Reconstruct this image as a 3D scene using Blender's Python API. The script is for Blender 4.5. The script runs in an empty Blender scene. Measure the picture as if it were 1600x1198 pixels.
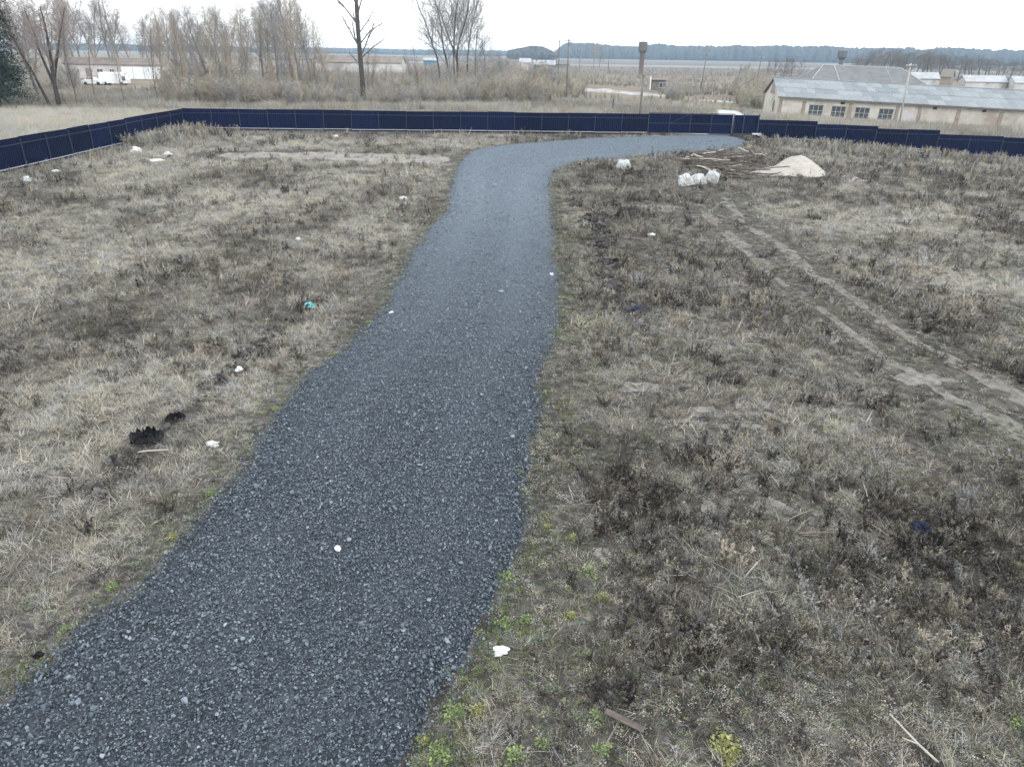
import bpy, bmesh, math, random
import numpy as np
from mathutils import Vector, Matrix
from mathutils.geometry import delaunay_2d_cdt

# ------------------------------------------------------------------ camera, world, sun, exposure
scene = bpy.context.scene
COL = scene.collection
CAM_H, FPX, PITCH, ROLL = 7.0, 1130.0, math.radians(24.5), math.radians(0.9)
_F = np.array([0, math.cos(PITCH), -math.sin(PITCH)])
_U0 = np.array([0, math.sin(PITCH), math.cos(PITCH)])
_R0 = np.array([1.0, 0, 0])
_R = _R0 * math.cos(ROLL) + _U0 * math.sin(ROLL)
_U = _U0 * math.cos(ROLL) - _R0 * math.sin(ROLL)

cam_data = bpy.data.cameras.new('camera')
cam_data.sensor_fit = 'HORIZONTAL'
cam_data.sensor_width = 36.0
cam_data.lens = 36.0 * FPX / 1600.0
cam_data.clip_start = 0.1
cam_data.clip_end = 12000
cam = bpy.data.objects.new('camera', cam_data)
COL.objects.link(cam)
m = Matrix.Identity(4)
for i in range(3):
    m[i][0] = _R[i]; m[i][1] = _U[i]; m[i][2] = -_F[i]
m[2][3] = CAM_H
cam.matrix_world = m
scene.camera = cam

SUN_EL, SUN_AZ = math.radians(38), math.radians(150)
world = bpy.data.worlds.new('World')
scene.world = world
world.use_nodes = True
wn, wl = world.node_tree.nodes, world.node_tree.links
wn.clear()
w_out = wn.new('ShaderNodeOutputWorld')
w_bg = wn.new('ShaderNodeBackground')
w_sky = wn.new('ShaderNodeTexSky')
w_sky.sky_type = 'NISHITA'; w_sky.sun_disc = False
w_sky.sun_elevation = SUN_EL; w_sky.sun_rotation = SUN_AZ
w_mul = wn.new('ShaderNodeMix'); w_mul.data_type = 'RGBA'; w_mul.blend_type = 'MULTIPLY'
w_mul.inputs[0].default_value = 1.0
w_mul.inputs[7].default_value = (0.10, 0.10, 0.10, 1)
w_mix = wn.new('ShaderNodeMix'); w_mix.data_type = 'RGBA'
w_mix.inputs[0].default_value = 0.90            # an even cloud deck over the sky
w_mix.inputs[7].default_value = (1.49, 1.53, 1.565, 1)
wl.new(w_sky.outputs[0], w_mul.inputs[6])
wl.new(w_mul.outputs[2], w_mix.inputs[6])
wl.new(w_mix.outputs[2], w_bg.inputs[0])
w_bg.inputs[1].default_value = 1.0
wl.new(w_bg.outputs[0], w_out.inputs[0])

sun_data = bpy.data.lights.new('sun', 'SUN')
sun_data.energy = 1.0
sun_data.angle = math.radians(20)
sun_data.color = (1.0, 0.97, 0.93)
sun = bpy.data.objects.new('sun', sun_data)
COL.objects.link(sun)
_sd = Vector((math.sin(SUN_AZ) * math.cos(SUN_EL), math.cos(SUN_AZ) * math.cos(SUN_EL), math.sin(SUN_EL)))
sun.rotation_euler = _sd.to_track_quat('Z', 'Y').to_euler()

vs = scene.view_settings
vs.view_transform = 'Standard'; vs.look = 'None'; vs.exposure = 0.52; vs.gamma = 1.0
vs.use_curve_mapping = False
scene.cycles.max_bounces = 5
scene.cycles.diffuse_bounces = 3
scene.cycles.glossy_bounces = 2
scene.cycles.transmission_bounces = 3
scene.cycles.transparent_max_bounces = 4
scene.cycles.volume_bounces = 1
scene.cycles.use_denoising = True

# ------------------------------------------------------------------ small maths
RNG = np.random.default_rng(7)


def _hash(ix, iy, seed):
    h = (ix.astype(np.int64) * 374761393 + iy.astype(np.int64) * 668265263 + seed * 1442695040888963) & 0xFFFFFFFF
    h = ((h ^ (h >> 13)) * 1274126177) & 0xFFFFFFFF
    h = h ^ (h >> 16)
    return (h & 0xFFFFFF) / float(0xFFFFFF)


def vnoise(x, y, scale, seed=0):
    x = np.asarray(x, float) / scale; y = np.asarray(y, float) / scale
    ix = np.floor(x); iy = np.floor(y); fx = x - ix; fy = y - iy
    fx = fx * fx * (3 - 2 * fx); fy = fy * fy * (3 - 2 * fy)
    a = _hash(ix, iy, seed); b = _hash(ix + 1, iy, seed)
    c = _hash(ix, iy + 1, seed); d = _hash(ix + 1, iy + 1, seed)
    return (a * (1 - fx) + b * fx) * (1 - fy) + (c * (1 - fx) + d * fx) * fy


def fbm(x, y, scale, seed=0, octv=3):
    s = 0; a = 1; t = 0
    for k in range(octv):
        s = s + a * vnoise(x, y, scale / 2 ** k, seed + 17 * k); t += a; a *= 0.55
    return s / t


def sstep(a, b, x):
    t = np.clip((x - a) / (b - a), 0, 1)
    return t * t * (3 - 2 * t)


def terrain(x, y):
    """the lie of the land: falls gently to the right, small hummocks inside the plot"""
    x = np.asarray(x, float); y = np.asarray(y, float)
    z = -0.05 * np.clip(x - 20, 0, 22) - 0.03 * np.clip(x - 42, 0, 40)
    z = z * (1 - sstep(180, 320, y))
    near = 1 - sstep(80, 140, np.abs(y)) 
    z = z + near * 0.05 * (fbm(x, y, 2.6, 3, 2) - 0.5) + near * 0.10 * (fbm(x, y, 9.0, 5, 2) - 0.5)
    return z


def base_terrain(x, y):
    return -0.05 * min(max(x - 20, 0), 22) - 0.03 * min(max(x - 42, 0), 40) if y < 180 else 0.0


def zg(x, y):
    return float(terrain(x, y))


def ground_at(u, v, up=0.0):
    """the point of the land that the photograph shows at (u, v) of its 1600 x 1198 pixels"""
    d = _F + _R * (u - 800) / FPX - _U * (v - 599) / FPX
    z = up
    for _ in range(12):
        t = (z - CAM_H) / d[2]
        p = d * t
        z = base_terrain(p[0], p[1]) + up
    return float(p[0]), float(p[1])


# ------------------------------------------------------------------ scene helpers
def tag(o, label=None, cat=None, group=None, kind=None):
    if label: o['label'] = label
    if cat: o['category'] = cat
    if group: o['group'] = group
    if kind: o['kind'] = kind
    return o


def link(name, me, mat=None, parent=None, loc=None, rz=None):
    o = bpy.data.objects.new(name, me)
    COL.objects.link(o)
    if mat is not None and me is not None and not me.materials:
        for q in (mat if isinstance(mat, (list, tuple)) else [mat]):
            me.materials.append(q)
    if parent is not None: o.parent = parent
    if loc is not None: o.location = loc
    if rz is not None: o.rotation_euler = (0, 0, rz)
    return o


def empty(name, loc, rz=0.0):
    o = bpy.data.objects.new(name, None)
    COL.objects.link(o)
    o.empty_display_size = 0.2
    o.location = loc; o.rotation_euler = (0, 0, rz)
    return o


def mesh_from(name, verts, faces, smooth=False):
    me = bpy.data.meshes.new(name)
    me.from_pydata([tuple(v) for v in verts], [], [tuple(f) for f in faces])
    me.update()
    if smooth:
        me.polygons.foreach_set('use_smooth', [True] * len(me.polygons))
    return me


class MB:
    """collects shapes into one mesh"""
    def __init__(self): self.v = []; self.f = []

    def box(self, c, s, rz=0.0, rot=None):
        n = len(self.v)
        R = rot if rot is not None else Matrix.Rotation(rz, 3, 'Z')
        for dx in (-.5, .5):
            for dy in (-.5, .5):
                for dz in (-.5, .5):
                    p = R @ Vector((dx * s[0], dy * s[1], dz * s[2]))
                    self.v.append((c[0] + p.x, c[1] + p.y, c[2] + p.z))
        for q in ((0, 1, 3, 2), (4, 6, 7, 5), (0, 4, 5, 1), (2, 3, 7, 6), (0, 2, 6, 4), (1, 5, 7, 3)):
            self.f.append(tuple(n + i for i in q))
        return self

    def poly(self, pts):
        n = len(self.v); self.v += [tuple(p) for p in pts]
        self.f.append(tuple(range(n, n + len(pts)))); return self

    def prism(self, pts, d):
        """closed prism: polygon pts swept along vector d"""
        n = len(self.v); k = len(pts)
        self.v += [tuple(p) for p in pts]
        self.v += [(p[0] + d[0], p[1] + d[1], p[2] + d[2]) for p in pts]
        self.f.append(tuple(range(n + k - 1, n - 1, -1)))
        self.f.append(tuple(range(n + k, n + 2 * k)))
        for i in range(k):
            j = (i + 1) % k
            self.f.append((n + i, n + j, n + k + j, n + k + i))
        return self

    def tube(self, pts, radii, sides=6, cap=True, ph=0.0):
        pts = [Vector(p) for p in pts]
        n0 = len(self.v); k = len(pts)
        ref = None
        for i, p in enumerate(pts):
            t = (pts[min(i + 1, k - 1)] - pts[max(i - 1, 0)])
            if t.length < 1e-9: t = Vector((0, 0, 1))
            t.normalize()
            if ref is None:
                ref = t.cross(Vector((0.31, 0.91, 0.27)))
                if ref.length < 0.1: ref = t.cross(Vector((1, 0, 0)))
            a = (ref - t * ref.dot(t)); a.normalize(); b = t.cross(a); ref = a
            for s in range(sides):
                w = ph + 2 * math.pi * s / sides
                q = p + (a * math.cos(w) + b * math.sin(w)) * radii[i]
                self.v.append((q.x, q.y, q.z))
        for i in range(k - 1):
            for s in range(sides):
                s2 = (s + 1) % sides
                self.f.append((n0 + i * sides + s, n0 + i * sides + s2, n0 + (i + 1) * sides + s2, n0 + (i + 1) * sides + s))
        if cap and sides > 2:
            self.f.append(tuple(n0 + s for s in range(sides - 1, -1, -1)))
            self.f.append(tuple(n0 + (k - 1) * sides + s for s in range(sides)))
        return self

    def lathe(self, prof, sides=20, c=(0, 0)):
        n0 = len(self.v)
        for r, z in prof:
            for s in range(sides):
                w = 2 * math.pi * s / sides
                self.v.append((c[0] + r * math.cos(w), c[1] + r * math.sin(w), z))
        k = len(prof)
        for i in range(k - 1):
            for s in range(sides):
                s2 = (s + 1) % sides
                self.f.append((n0 + i * sides + s, n0 + i * sides + s2, n0 + (i + 1) * sides + s2, n0 + (i + 1) * sides + s))
        self.f.append(tuple(n0 + s for s in range(sides - 1, -1, -1)))
        self.f.append(tuple(n0 + (k - 1) * sides + s for s in range(sides)))
        return self

    def mesh(self, name, smooth=False):
        return mesh_from(name, self.v, self.f, smooth)

    def build(self, name, mat, parent=None, smooth=False, loc=None, rz=None):
        return link(name, self.mesh(name, smooth), mat, parent, loc, rz)


# ------------------------------------------------------------------ materials
def new_mat(name):
    mt = bpy.data.materials.new(name); mt.use_nodes = True
    nt = mt.node_tree
    return mt, nt.nodes, nt.links, nt.nodes['Principled BSDF']


def n_noise(N, L, vec, scale, detail=4, rough=0.6):
    t = N.new('ShaderNodeTexNoise')
    t.inputs['Scale'].default_value = scale; t.inputs['Detail'].default_value = detail
    t.inputs['Roughness'].default_value = rough
    if vec is not None: L.new(vec, t.inputs['Vector'])
    return t.outputs['Fac']


def n_ramp(N, L, fac, stops):
    r = N.new('ShaderNodeValToRGB')
    e = r.color_ramp.elements
    while len(e) < len(stops): e.new(0.5)
    for k, (p, c) in enumerate(stops):
        e[k].position = p
        e[k].color = (c[0], c[1], c[2], 1) if not isinstance(c, (int, float)) else (c, c, c, 1)
    L.new(fac, r.inputs[0])
    return r.outputs[0]


def n_mix(N, L, fac, a, b, mode='MIX'):
    x = N.new('ShaderNodeMix'); x.data_type = 'RGBA'; x.blend_type = mode
    for s, i in ((fac, 0), (a, 6), (b, 7)):
        if isinstance(s, (int, float)): x.inputs[i].default_value = s
        elif isinstance(s, tuple): x.inputs[i].default_value = (s[0], s[1], s[2], 1)
        else: L.new(s, x.inputs[i])
    return x.outputs[2]


def n_bump(N, L, h, strength, dist, P):
    b = N.new('ShaderNodeBump')
    b.inputs['Strength'].default_value = strength; b.inputs['Distance'].default_value = dist
    L.new(h, b.inputs['Height']); L.new(b.outputs[0], P.inputs['Normal'])


def worn(name, c1, c2, scale=2.0, rough=0.85, bump=0.0, c3=None, spec=0.3, coords='Object'):
    """a worn surface: two or three tones broken up by noise"""
    mt, N, L, P = new_mat(name)
    tc = N.new('ShaderNodeTexCoord')
    f = n_noise(N, L, tc.outputs[coords], scale, 5, 0.65)
    col = n_ramp(N, L, f, [(0.32, c1), (0.68, c2)])
    if c3:
        f2 = n_noise(N, L, tc.outputs[coords], scale * 0.37, 4, 0.6)
        m2 = n_ramp(N, L, f2, [(0.52, 0.0), (0.62, 1.0)])
        col = n_mix(N, L, m2, col, c3)
    L.new(col, P.inputs['Base Color'])
    P.inputs['Roughness'].default_value = rough
    P.inputs['Specular IOR Level'].default_value = spec
    if bump:
        n_bump(N, L, n_noise(N, L, tc.outputs[coords], scale * 6, 3), bump, 0.02, P)
    return mt


def plant_mat(name, stops, var=0.35, transl=0.15):
    """dry stalks and leaves: tone from the plant (tint), the plant's own random and the blade"""
    mt, N, L, P = new_mat(name)
    at = N.new('ShaderNodeAttribute'); at.attribute_type = 'INSTANCER'; at.attribute_name = 'tint'
    oi = N.new('ShaderNodeObjectInfo')
    bv = N.new('ShaderNodeAttribute'); bv.attribute_type = 'GEOMETRY'; bv.attribute_name = 'bv'
    a = N.new('ShaderNodeMath'); a.operation = 'MULTIPLY_ADD'
    L.new(oi.outputs['Random'], a.inputs[0]); a.inputs[1].default_value = var * 0.6
    L.new(at.outputs['Fac'], a.inputs[2])
    b = N.new('ShaderNodeMath'); b.operation = 'MULTIPLY_ADD'
    L.new(bv.outputs['Fac'], b.inputs[0]); b.inputs[1].default_value = var
    L.new(a.outputs[0], b.inputs[2])
    c = N.new('ShaderNodeMath'); c.operation = 'SUBTRACT'
    L.new(b.outputs[0], c.inputs[0]); c.inputs[1].default_value = var * 0.8
    col = n_ramp(N, L, c.outputs[0], stops)
    wn_ = N.new('ShaderNodeTexWhiteNoise'); wn_.noise_dimensions = '1D'
    L.new(oi.outputs['Random'], wn_.inputs['W'])
    hue = n_ramp(N, L, wn_.outputs['Value'], [(0.0, (0.84, 0.95, 1.13)), (0.4, (1.0, 1.0, 1.0)), (0.75, (1.06, 1.0, 0.92)), (1.0, (0.91, 1.02, 0.90))])
    col = n_mix(N, L, 1.0, col, hue, 'MULTIPLY')
    L.new(col, P.inputs['Base Color'])
    P.inputs['Roughness'].default_value = 0.85
    P.inputs['Specular IOR Level'].default_value = 0.15
    if transl:
        tr = N.new('ShaderNodeBsdfTranslucent'); L.new(col, tr.inputs[0])
        mx = N.new('ShaderNodeMixShader'); mx.inputs[0].default_value = transl
        L.new(P.outputs[0], mx.inputs[1]); L.new(tr.outputs[0], mx.inputs[2])
        L.new(mx.outputs[0], N['Material Output'].inputs[0])
    return mt


M = {}
STRAW = [(0.0, (0.024, 0.021, 0.018)), (0.3, (0.108, 0.098, 0.084)), (0.6, (0.27, 0.25, 0.217)), (1.0, (0.50, 0.47, 0.415))]
M['straw'] = plant_mat('dry_grass', STRAW, 0.6)
M['weed'] = plant_mat('dead_weed', [(0.0, (0.022, 0.019, 0.018)), (0.35, (0.066, 0.058, 0.051)), (0.7, (0.178, 0.16, 0.14)), (1.0, (0.37, 0.342, 0.30))], 0.6)
M['green'] = plant_mat('green_leaf', [(0.0, (0.05, 0.07, 0.03)), (0.5, (0.115, 0.145, 0.06)), (1.0, (0.23, 0.265, 0.11))], 0.5, 0.2)
M['moss'] = plant_mat('moss', [(0.0, (0.04, 0.043, 0.032)), (0.5, (0.115, 0.122, 0.088)), (1.0, (0.22, 0.235, 0.15))], 0.6, 0.0)
M['brush'] = plant_mat('brush_twig', [(0.0, (0.19, 0.168, 0.143)), (0.5, (0.32, 0.29, 0.25)), (1.0, (0.45, 0.415, 0.365))], 0.4, 0.0)


def ground_mat():
    mt, N, L, P = new_mat('field_soil')
    g = N.new('ShaderNodeNewGeometry')
    pos = g.outputs['Position']
    f1 = n_noise(N, L, pos, 0.35, 5, 0.65)
    f2 = n_noise(N, L, pos, 2.6, 6, 0.7)
    f3 = n_noise(N, L, pos, 26, 4, 0.7)
    a = n_ramp(N, L, f2, [(0.30, (0.028, 0.026, 0.024)), (0.5, (0.08, 0.075, 0.068)), (0.72, (0.20, 0.188, 0.17))])
    b = n_ramp(N, L, f3, [(0.3, 0.55), (0.7, 1.3)])
    col = n_mix(N, L, 1.0, a, b, 'MULTIPLY')
    gm = n_ramp(N, L, f1, [(0.5, 0.0), (0.66, 0.35)])
    col = n_mix(N, L, gm, col, (0.085, 0.092, 0.062))
    # beyond the fence: tan meadow, then ploughed brown land
    sx = N.new('ShaderNodeSeparateXYZ'); L.new(pos, sx.inputs[0])
    far = N.new('ShaderNodeMapRange'); far.inputs[1].default_value = 76; far.inputs[2].default_value = 84
    L.new(sx.outputs[1], far.inputs[0])
    ff = n_noise(N, L, pos, 0.035, 6, 0.65)
    fcol = n_ramp(N, L, ff, [(0.3, (0.115, 0.095, 0.075)), (0.5, (0.19, 0.163, 0.128)), (0.7, (0.27, 0.237, 0.19))])
    col = n_mix(N, L, far.outputs[0], col, fcol)
    L.new(col, P.inputs['Base Color'])
    P.inputs['Roughness'].default_value = 0.95
    P.inputs['Specular IOR Level'].default_value = 0.1
    n_bump(N, L, f3, 0.7, 0.05, P)
    return mt


def gravel_mat():
    mt, N, L, P = new_mat('gravel_bed')
    g = N.new('ShaderNodeNewGeometry'); pos = g.outputs['Position']
    v1 = N.new('ShaderNodeTexVoronoi'); v1.inputs['Scale'].default_value = 26; L.new(pos, v1.inputs['Vector'])
    v2 = N.new('ShaderNodeTexVoronoi'); v2.inputs['Scale'].default_value = 60; L.new(pos, v2.inputs['Vector'])
    sep = N.new('ShaderNodeSeparateColor'); L.new(v1.outputs['Color'], sep.inputs[0])
    col = n_ramp(N, L, sep.outputs[0], [(0.0, (0.006, 0.009, 0.013)), (0.6, (0.018, 0.025, 0.036)), (1.0, (0.05, 0.064, 0.082))])  # near-black: shade in the gaps between stones painted into the bed
    f = n_noise(N, L, pos, 0.5, 4, 0.6)
    col = n_mix(N, L, 1.0, col, n_ramp(N, L, f, [(0.3, 0.8), (0.7, 1.2)]), 'MULTIPLY')
    # paler further along: lit stone tops at grazing view, painted into the colour
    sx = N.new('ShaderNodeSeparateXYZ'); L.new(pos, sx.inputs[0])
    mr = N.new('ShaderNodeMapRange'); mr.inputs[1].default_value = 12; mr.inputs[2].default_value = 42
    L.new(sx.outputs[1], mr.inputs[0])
    far_sheen = n_ramp(N, L, n_noise(N, L, pos, 9, 5, 0.7), [(0.3, (0.10, 0.124, 0.15)), (0.7, (0.19, 0.228, 0.265))])
    col = n_mix(N, L, mr.outputs[0], col, far_sheen)
    L.new(col, P.inputs['Base Color'])
    P.inputs['Roughness'].default_value = 0.8
    n_bump(N, L, v1.outputs['Distance'], 0.6, -0.03, P)
    return mt


def stone_mat(name, stops, sheen_dust=False):
    mt, N, L, P = new_mat(name)
    oi = N.new('ShaderNodeObjectInfo')
    tc = N.new('ShaderNodeTexCoord')
    col = n_ramp(N, L, oi.outputs['Random'], stops)
    f = n_noise(N, L, tc.outputs['Object'], 3.0, 4, 0.7)
    col = n_mix(N, L, 1.0, col, n_ramp(N, L, f, [(0.3, 0.75), (0.7, 1.2)]), 'MULTIPLY')
    if sheen_dust:
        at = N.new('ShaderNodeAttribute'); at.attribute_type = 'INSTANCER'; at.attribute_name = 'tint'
        col = n_mix(N, L, at.outputs['Fac'], col, (0.185, 0.228, 0.272))  # paler mix: painted grazing light on far stones, dust in wheel lanes
    L.new(col, P.inputs['Base Color'])
    P.inputs['Roughness'].default_value = 0.72
    P.inputs['Specular IOR Level'].default_value = 0.35
    return mt


M['ground'] = ground_mat()
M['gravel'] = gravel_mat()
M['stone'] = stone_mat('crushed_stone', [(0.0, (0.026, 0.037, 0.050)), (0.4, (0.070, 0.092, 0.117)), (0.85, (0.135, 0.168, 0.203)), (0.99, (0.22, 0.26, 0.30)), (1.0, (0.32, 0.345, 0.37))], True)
M['clod'] = stone_mat('dark_clod', [(0.0, (0.02, 0.019, 0.019)), (0.7, (0.05, 0.046, 0.044)), (1.0, (0.12, 0.11, 0.10))])
M['track'] = worn('track_earth', (0.105, 0.099, 0.089), (0.23, 0.217, 0.198), 3.4, 0.95, 0.5, spec=0.1)
M['pale_soil'] = worn('pale_soil', (0.16, 0.151, 0.137), (0.30, 0.285, 0.262), 1.2, 0.95, 0.4, spec=0.1)
M['patch_soil'] = worn('patch_soil', (0.11, 0.104, 0.096), (0.26, 0.248, 0.23), 5.0, 0.95, 0.6, spec=0.1)
M['snowy'] = worn('pale_rubble', (0.24, 0.235, 0.235), (0.46, 0.46, 0.465), 0.9, 0.9, 0.3, (0.16, 0.145, 0.135))
M['lightpath'] = worn('pale_path', (0.34, 0.355, 0.365), (0.50, 0.525, 0.535), 0.6, 0.9, 0.2)


def fence_mat():
    mt, N, L, P = new_mat('blue_sheet')
    oi = N.new('ShaderNodeObjectInfo')
    tc = N.new('ShaderNodeTexCoord')
    col = n_ramp(N, L, oi.outputs['Random'], [(0.0, (0.0014, 0.005, 0.024)), (1.0, (0.0026, 0.008, 0.040))])
    f = n_noise(N, L, tc.outputs['Object'], 1.7, 5, 0.7)
    col = n_mix(N, L, n_ramp(N, L, f, [(0.45, 0.0), (0.85, 0.10)]), col, (0.03, 0.037, 0.06))
    L.new(col, P.inputs['Base Color'])
    P.inputs['Roughness'].default_value = 0.6
    P.inputs['Specular IOR Level'].default_value = 0.10
    return mt


M['blue'] = fence_mat()
M['post'] = worn('painted_post', (0.018, 0.025, 0.055), (0.04, 0.05, 0.085), 3, 0.6)
M['rail_low'] = worn('pale_rail', (0.30, 0.31, 0.36), (0.46, 0.47, 0.52), 2, 0.6)
M['rail_up'] = worn('blue_rail', (0.025, 0.032, 0.065), (0.045, 0.055, 0.095), 2, 0.6)
M['dark_conc'] = worn('dark_concrete', (0.02, 0.021, 0.025), (0.05, 0.05, 0.055), 2)
M['bark'] = worn('bark', (0.08, 0.074, 0.068), (0.17, 0.155, 0.14), 4, 0.95, 0.5)
M['bark_dark'] = worn('dark_bark', (0.030, 0.028, 0.027), (0.085, 0.078, 0.072), 4, 0.95, 0.5)
M['twig'] = worn('twig_bark', (0.125, 0.115, 0.105), (0.22, 0.20, 0.185), 1.0, 0.95)
M['twig_red'] = worn('reddish_twig', (0.19, 0.15, 0.133), (0.30, 0.25, 0.225), 0.6, 0.95)
M['twig_grey'] = worn('grey_twig', (0.165, 0.165, 0.162), (0.28, 0.278, 0.27), 0.6, 0.95)
M['twig_tan'] = worn('tan_twig', (0.235, 0.20, 0.16), (0.38, 0.335, 0.27), 0.6, 0.95)
M['needle'] = worn('conifer_needles', (0.014, 0.027, 0.024), (0.04, 0.064, 0.05), 1.2, 0.85)
M['log'] = worn('weathered_wood', (0.05, 0.042, 0.037), (0.17, 0.145, 0.125), 3, 0.9)
M['log_pale'] = worn('pale_wood', (0.36, 0.33, 0.29), (0.52, 0.48, 0.43), 3, 0.9)
M['pole'] = worn('pole_wood', (0.10, 0.095, 0.09), (0.2, 0.19, 0.175), 2, 0.9)
M['pole_conc'] = worn('concrete_pole', (0.30, 0.295, 0.27), (0.42, 0.41, 0.38), 2, 0.9)
M['sand'] = worn('heaped_sand', (0.31, 0.29, 0.262), (0.44, 0.415, 0.382), 2.5, 0.95, 0.6, spec=0.1)
M['sack'] = worn('woven_sack', (0.38, 0.40, 0.41), (0.58, 0.60, 0.61), 2.2, 0.8, 0.4, (0.34, 0.33, 0.31))
M['white'] = worn('white_litter', (0.46, 0.47, 0.48), (0.68, 0.69, 0.70), 9, 0.7)
M['teal'] = worn('teal_film', (0.05, 0.26, 0.28), (0.16, 0.45, 0.45), 8, 0.5)
M['film'] = worn('black_film', (0.003, 0.003, 0.004), (0.010, 0.010, 0.013), 6, 0.35, spec=0.16)
M['navy'] = worn('navy_plastic', (0.006, 0.010, 0.028), (0.016, 0.026, 0.06), 6, 0.5, spec=0.2)
M['wall'] = worn('whitewash', (0.42, 0.40, 0.355), (0.57, 0.55, 0.50), 0.9, 0.92, 0.2, (0.38, 0.335, 0.285))
M['wall_worn'] = worn('peeling_whitewash', (0.34, 0.315, 0.275), (0.50, 0.475, 0.42), 0.8, 0.92, 0.2, (0.31, 0.265, 0.225))
M['brick'] = worn('brick', (0.20, 0.165, 0.135), (0.33, 0.275, 0.225), 2, 0.92)
M['slate'] = stone_mat('asbestos_sheet', [(0.0, (0.175, 0.20, 0.215)), (0.5, (0.21, 0.235, 0.25)), (1.0, (0.25, 0.275, 0.29))])
M['slate_dark'] = worn('grey_sheet', (0.12, 0.128, 0.132), (0.175, 0.183, 0.188), 0.8, 0.9)
M['ridge'] = worn('ridge_cap', (0.26, 0.27, 0.28), (0.40, 0.41, 0.42), 1, 0.8)
M['winframe'] = worn('window_frame', (0.62, 0.62, 0.6), (0.74, 0.74, 0.72), 3, 0.7)
M['winframe_dull'] = worn('dull_window_frame', (0.34, 0.35, 0.35), (0.48, 0.49, 0.48), 3, 0.8)
M['fascia'] = worn('fascia_board', (0.16, 0.14, 0.12), (0.24, 0.215, 0.19), 3, 0.9)
M['rust'] = worn('rusty_steel', (0.09, 0.068, 0.055), (0.15, 0.115, 0.095), 1.2, 0.8)
M['tank'] = worn('tank_steel', (0.08, 0.08, 0.07), (0.14, 0.137, 0.12), 0.7, 0.7)
M['tank_dark'] = worn('dark_tank_steel', (0.07, 0.075, 0.095), (0.15, 0.15, 0.17), 0.6, 0.7)
M['roof_tan'] = worn('brown_roof', (0.15, 0.13, 0.115), (0.24, 0.205, 0.18), 0.5, 0.9)
M['roof_white'] = worn('pale_roof', (0.29, 0.305, 0.32), (0.40, 0.415, 0.43), 0.5, 0.8)
M['roof_teal'] = worn('teal_wall', (0.05, 0.14, 0.19), (0.09, 0.2, 0.26), 0.5, 0.8)
M['pinkwall'] = worn('pinkish_wall', (0.40, 0.36, 0.36), (0.56, 0.52, 0.52), 0.5, 0.9)
M['carwhite'] = worn('white_car_paint', (0.70, 0.73, 0.75), (0.80, 0.83, 0.85), 1, 0.4, spec=0.5)
M['dullwhite'] = worn('dull_white_wall', (0.36, 0.355, 0.345), (0.55, 0.545, 0.53), 0.35, 0.9, 0, (0.30, 0.28, 0.26))
M['rubber'] = worn('tyre_rubber', (0.012, 0.012, 0.012), (0.03, 0.03, 0.03), 4, 0.9)


def glass_mat(name, c, rough=0.12):
    mt, N, L, P = new_mat(name)
    tc = N.new('ShaderNodeTexCoord')
    L.new(n_ramp(N, L, n_noise(N, L, tc.outputs['Object'], 1.5, 3), [(0.3, c), (0.7, tuple(min(1, 1.7 * k) for k in c))]), P.inputs['Base Color'])
    P.inputs['Roughness'].default_value = rough
    P.inputs['Specular IOR Level'].default_value = 0.6
    return mt


M['glass'] = glass_mat('window_glass', (0.045, 0.055, 0.065))
M['farwood'] = worn('far_wood', (0.045, 0.048, 0.045), (0.085, 0.085, 0.075), 0.02, 0.95, coords='Generated')

# ------------------------------------------------------------------ the setting: ground sheet
def axis(lo, hi, step, far_lo, far_hi):
    a = list(np.arange(lo, hi + 1e-6, step))
    s, x = step, lo
    left = []
    while x > far_lo:
        s *= 1.25; x -= s; left.append(max(x, far_lo))
    s, x = step, hi
    right = []
    while x < far_hi:
        s *= 1.25; x += s; right.append(min(x, far_hi))
    return np.array(left[::-1] + a + right)


gx = axis(-34, 50, 0.45, -3600, 3600)
gy = axis(-4, 78, 0.45, -240, 4200)
GX, GY = np.meshgrid(gx, gy)
GZ = terrain(GX, GY)
nx, ny = len(gx), len(gy)
gme = bpy.data.meshes.new('ground')
gv = np.stack([GX, GY, GZ], -1).reshape(-1, 3)
ii = (np.arange(ny - 1)[:, None] * nx + np.arange(nx - 1)[None, :]).reshape(-1)
gf = np.stack([ii, ii + 1, ii + nx + 1, ii + nx], -1)
gme.from_pydata(gv.tolist(), [], gf.tolist())
gme.polygons.foreach_set('use_smooth', [True] * len(gme.polygons))
tag(link('ground', gme, M['ground']), kind='structure')

# ------------------------------------------------------------------ gravel road
LEFT_PX = [(0, 1075), (60, 1025), (150, 960), (220, 895), (300, 820), (360, 755), (400, 700), (440, 640), (480, 600),
           (530, 550), (575, 510), (605, 475), (625, 430), (650, 390), (690, 340), (705, 310), (712, 280), (722, 250),
           (738, 238), (780, 229), (850, 222), (940, 217), (1040, 214), (1142, 213)]
RIGHT_PX = [(655, 1198), (690, 1120), (740, 1050), (780, 960), (792, 900), (815, 830), (825, 770), (835, 700), (850, 620),
            (864, 520), (867, 450), (862, 380), (860, 320), (858, 285), (866, 264), (900, 253), (980, 245), (1080, 239), (1142, 233)]
Lw = [ground_at(*p) for p in LEFT_PX]
Rw = [ground_at(*p) for p in RIGHT_PX]
# carry both edges on towards and behind the viewpoint, and out under the gate
Lw = [(-9.6, -9.0), (-8.0, 0.5)] + Lw + [(20.4, 76.0)]
Rw = [(-4.2, -9.0), (-2.6, 0.5)] + Rw + [(21.2, 69.0), (21.4, 76.0)]


def resample(pts, step):
    pts = np.array(pts); seg = np.linalg.norm(np.diff(pts, axis=0), axis=1)
    s = np.concatenate([[0], np.cumsum(seg)]); t = np.arange(0, s[-1], step)
    return np.stack([np.interp(t, s, pts[:, 0]), np.interp(t, s, pts[:, 1])], -1)


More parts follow.
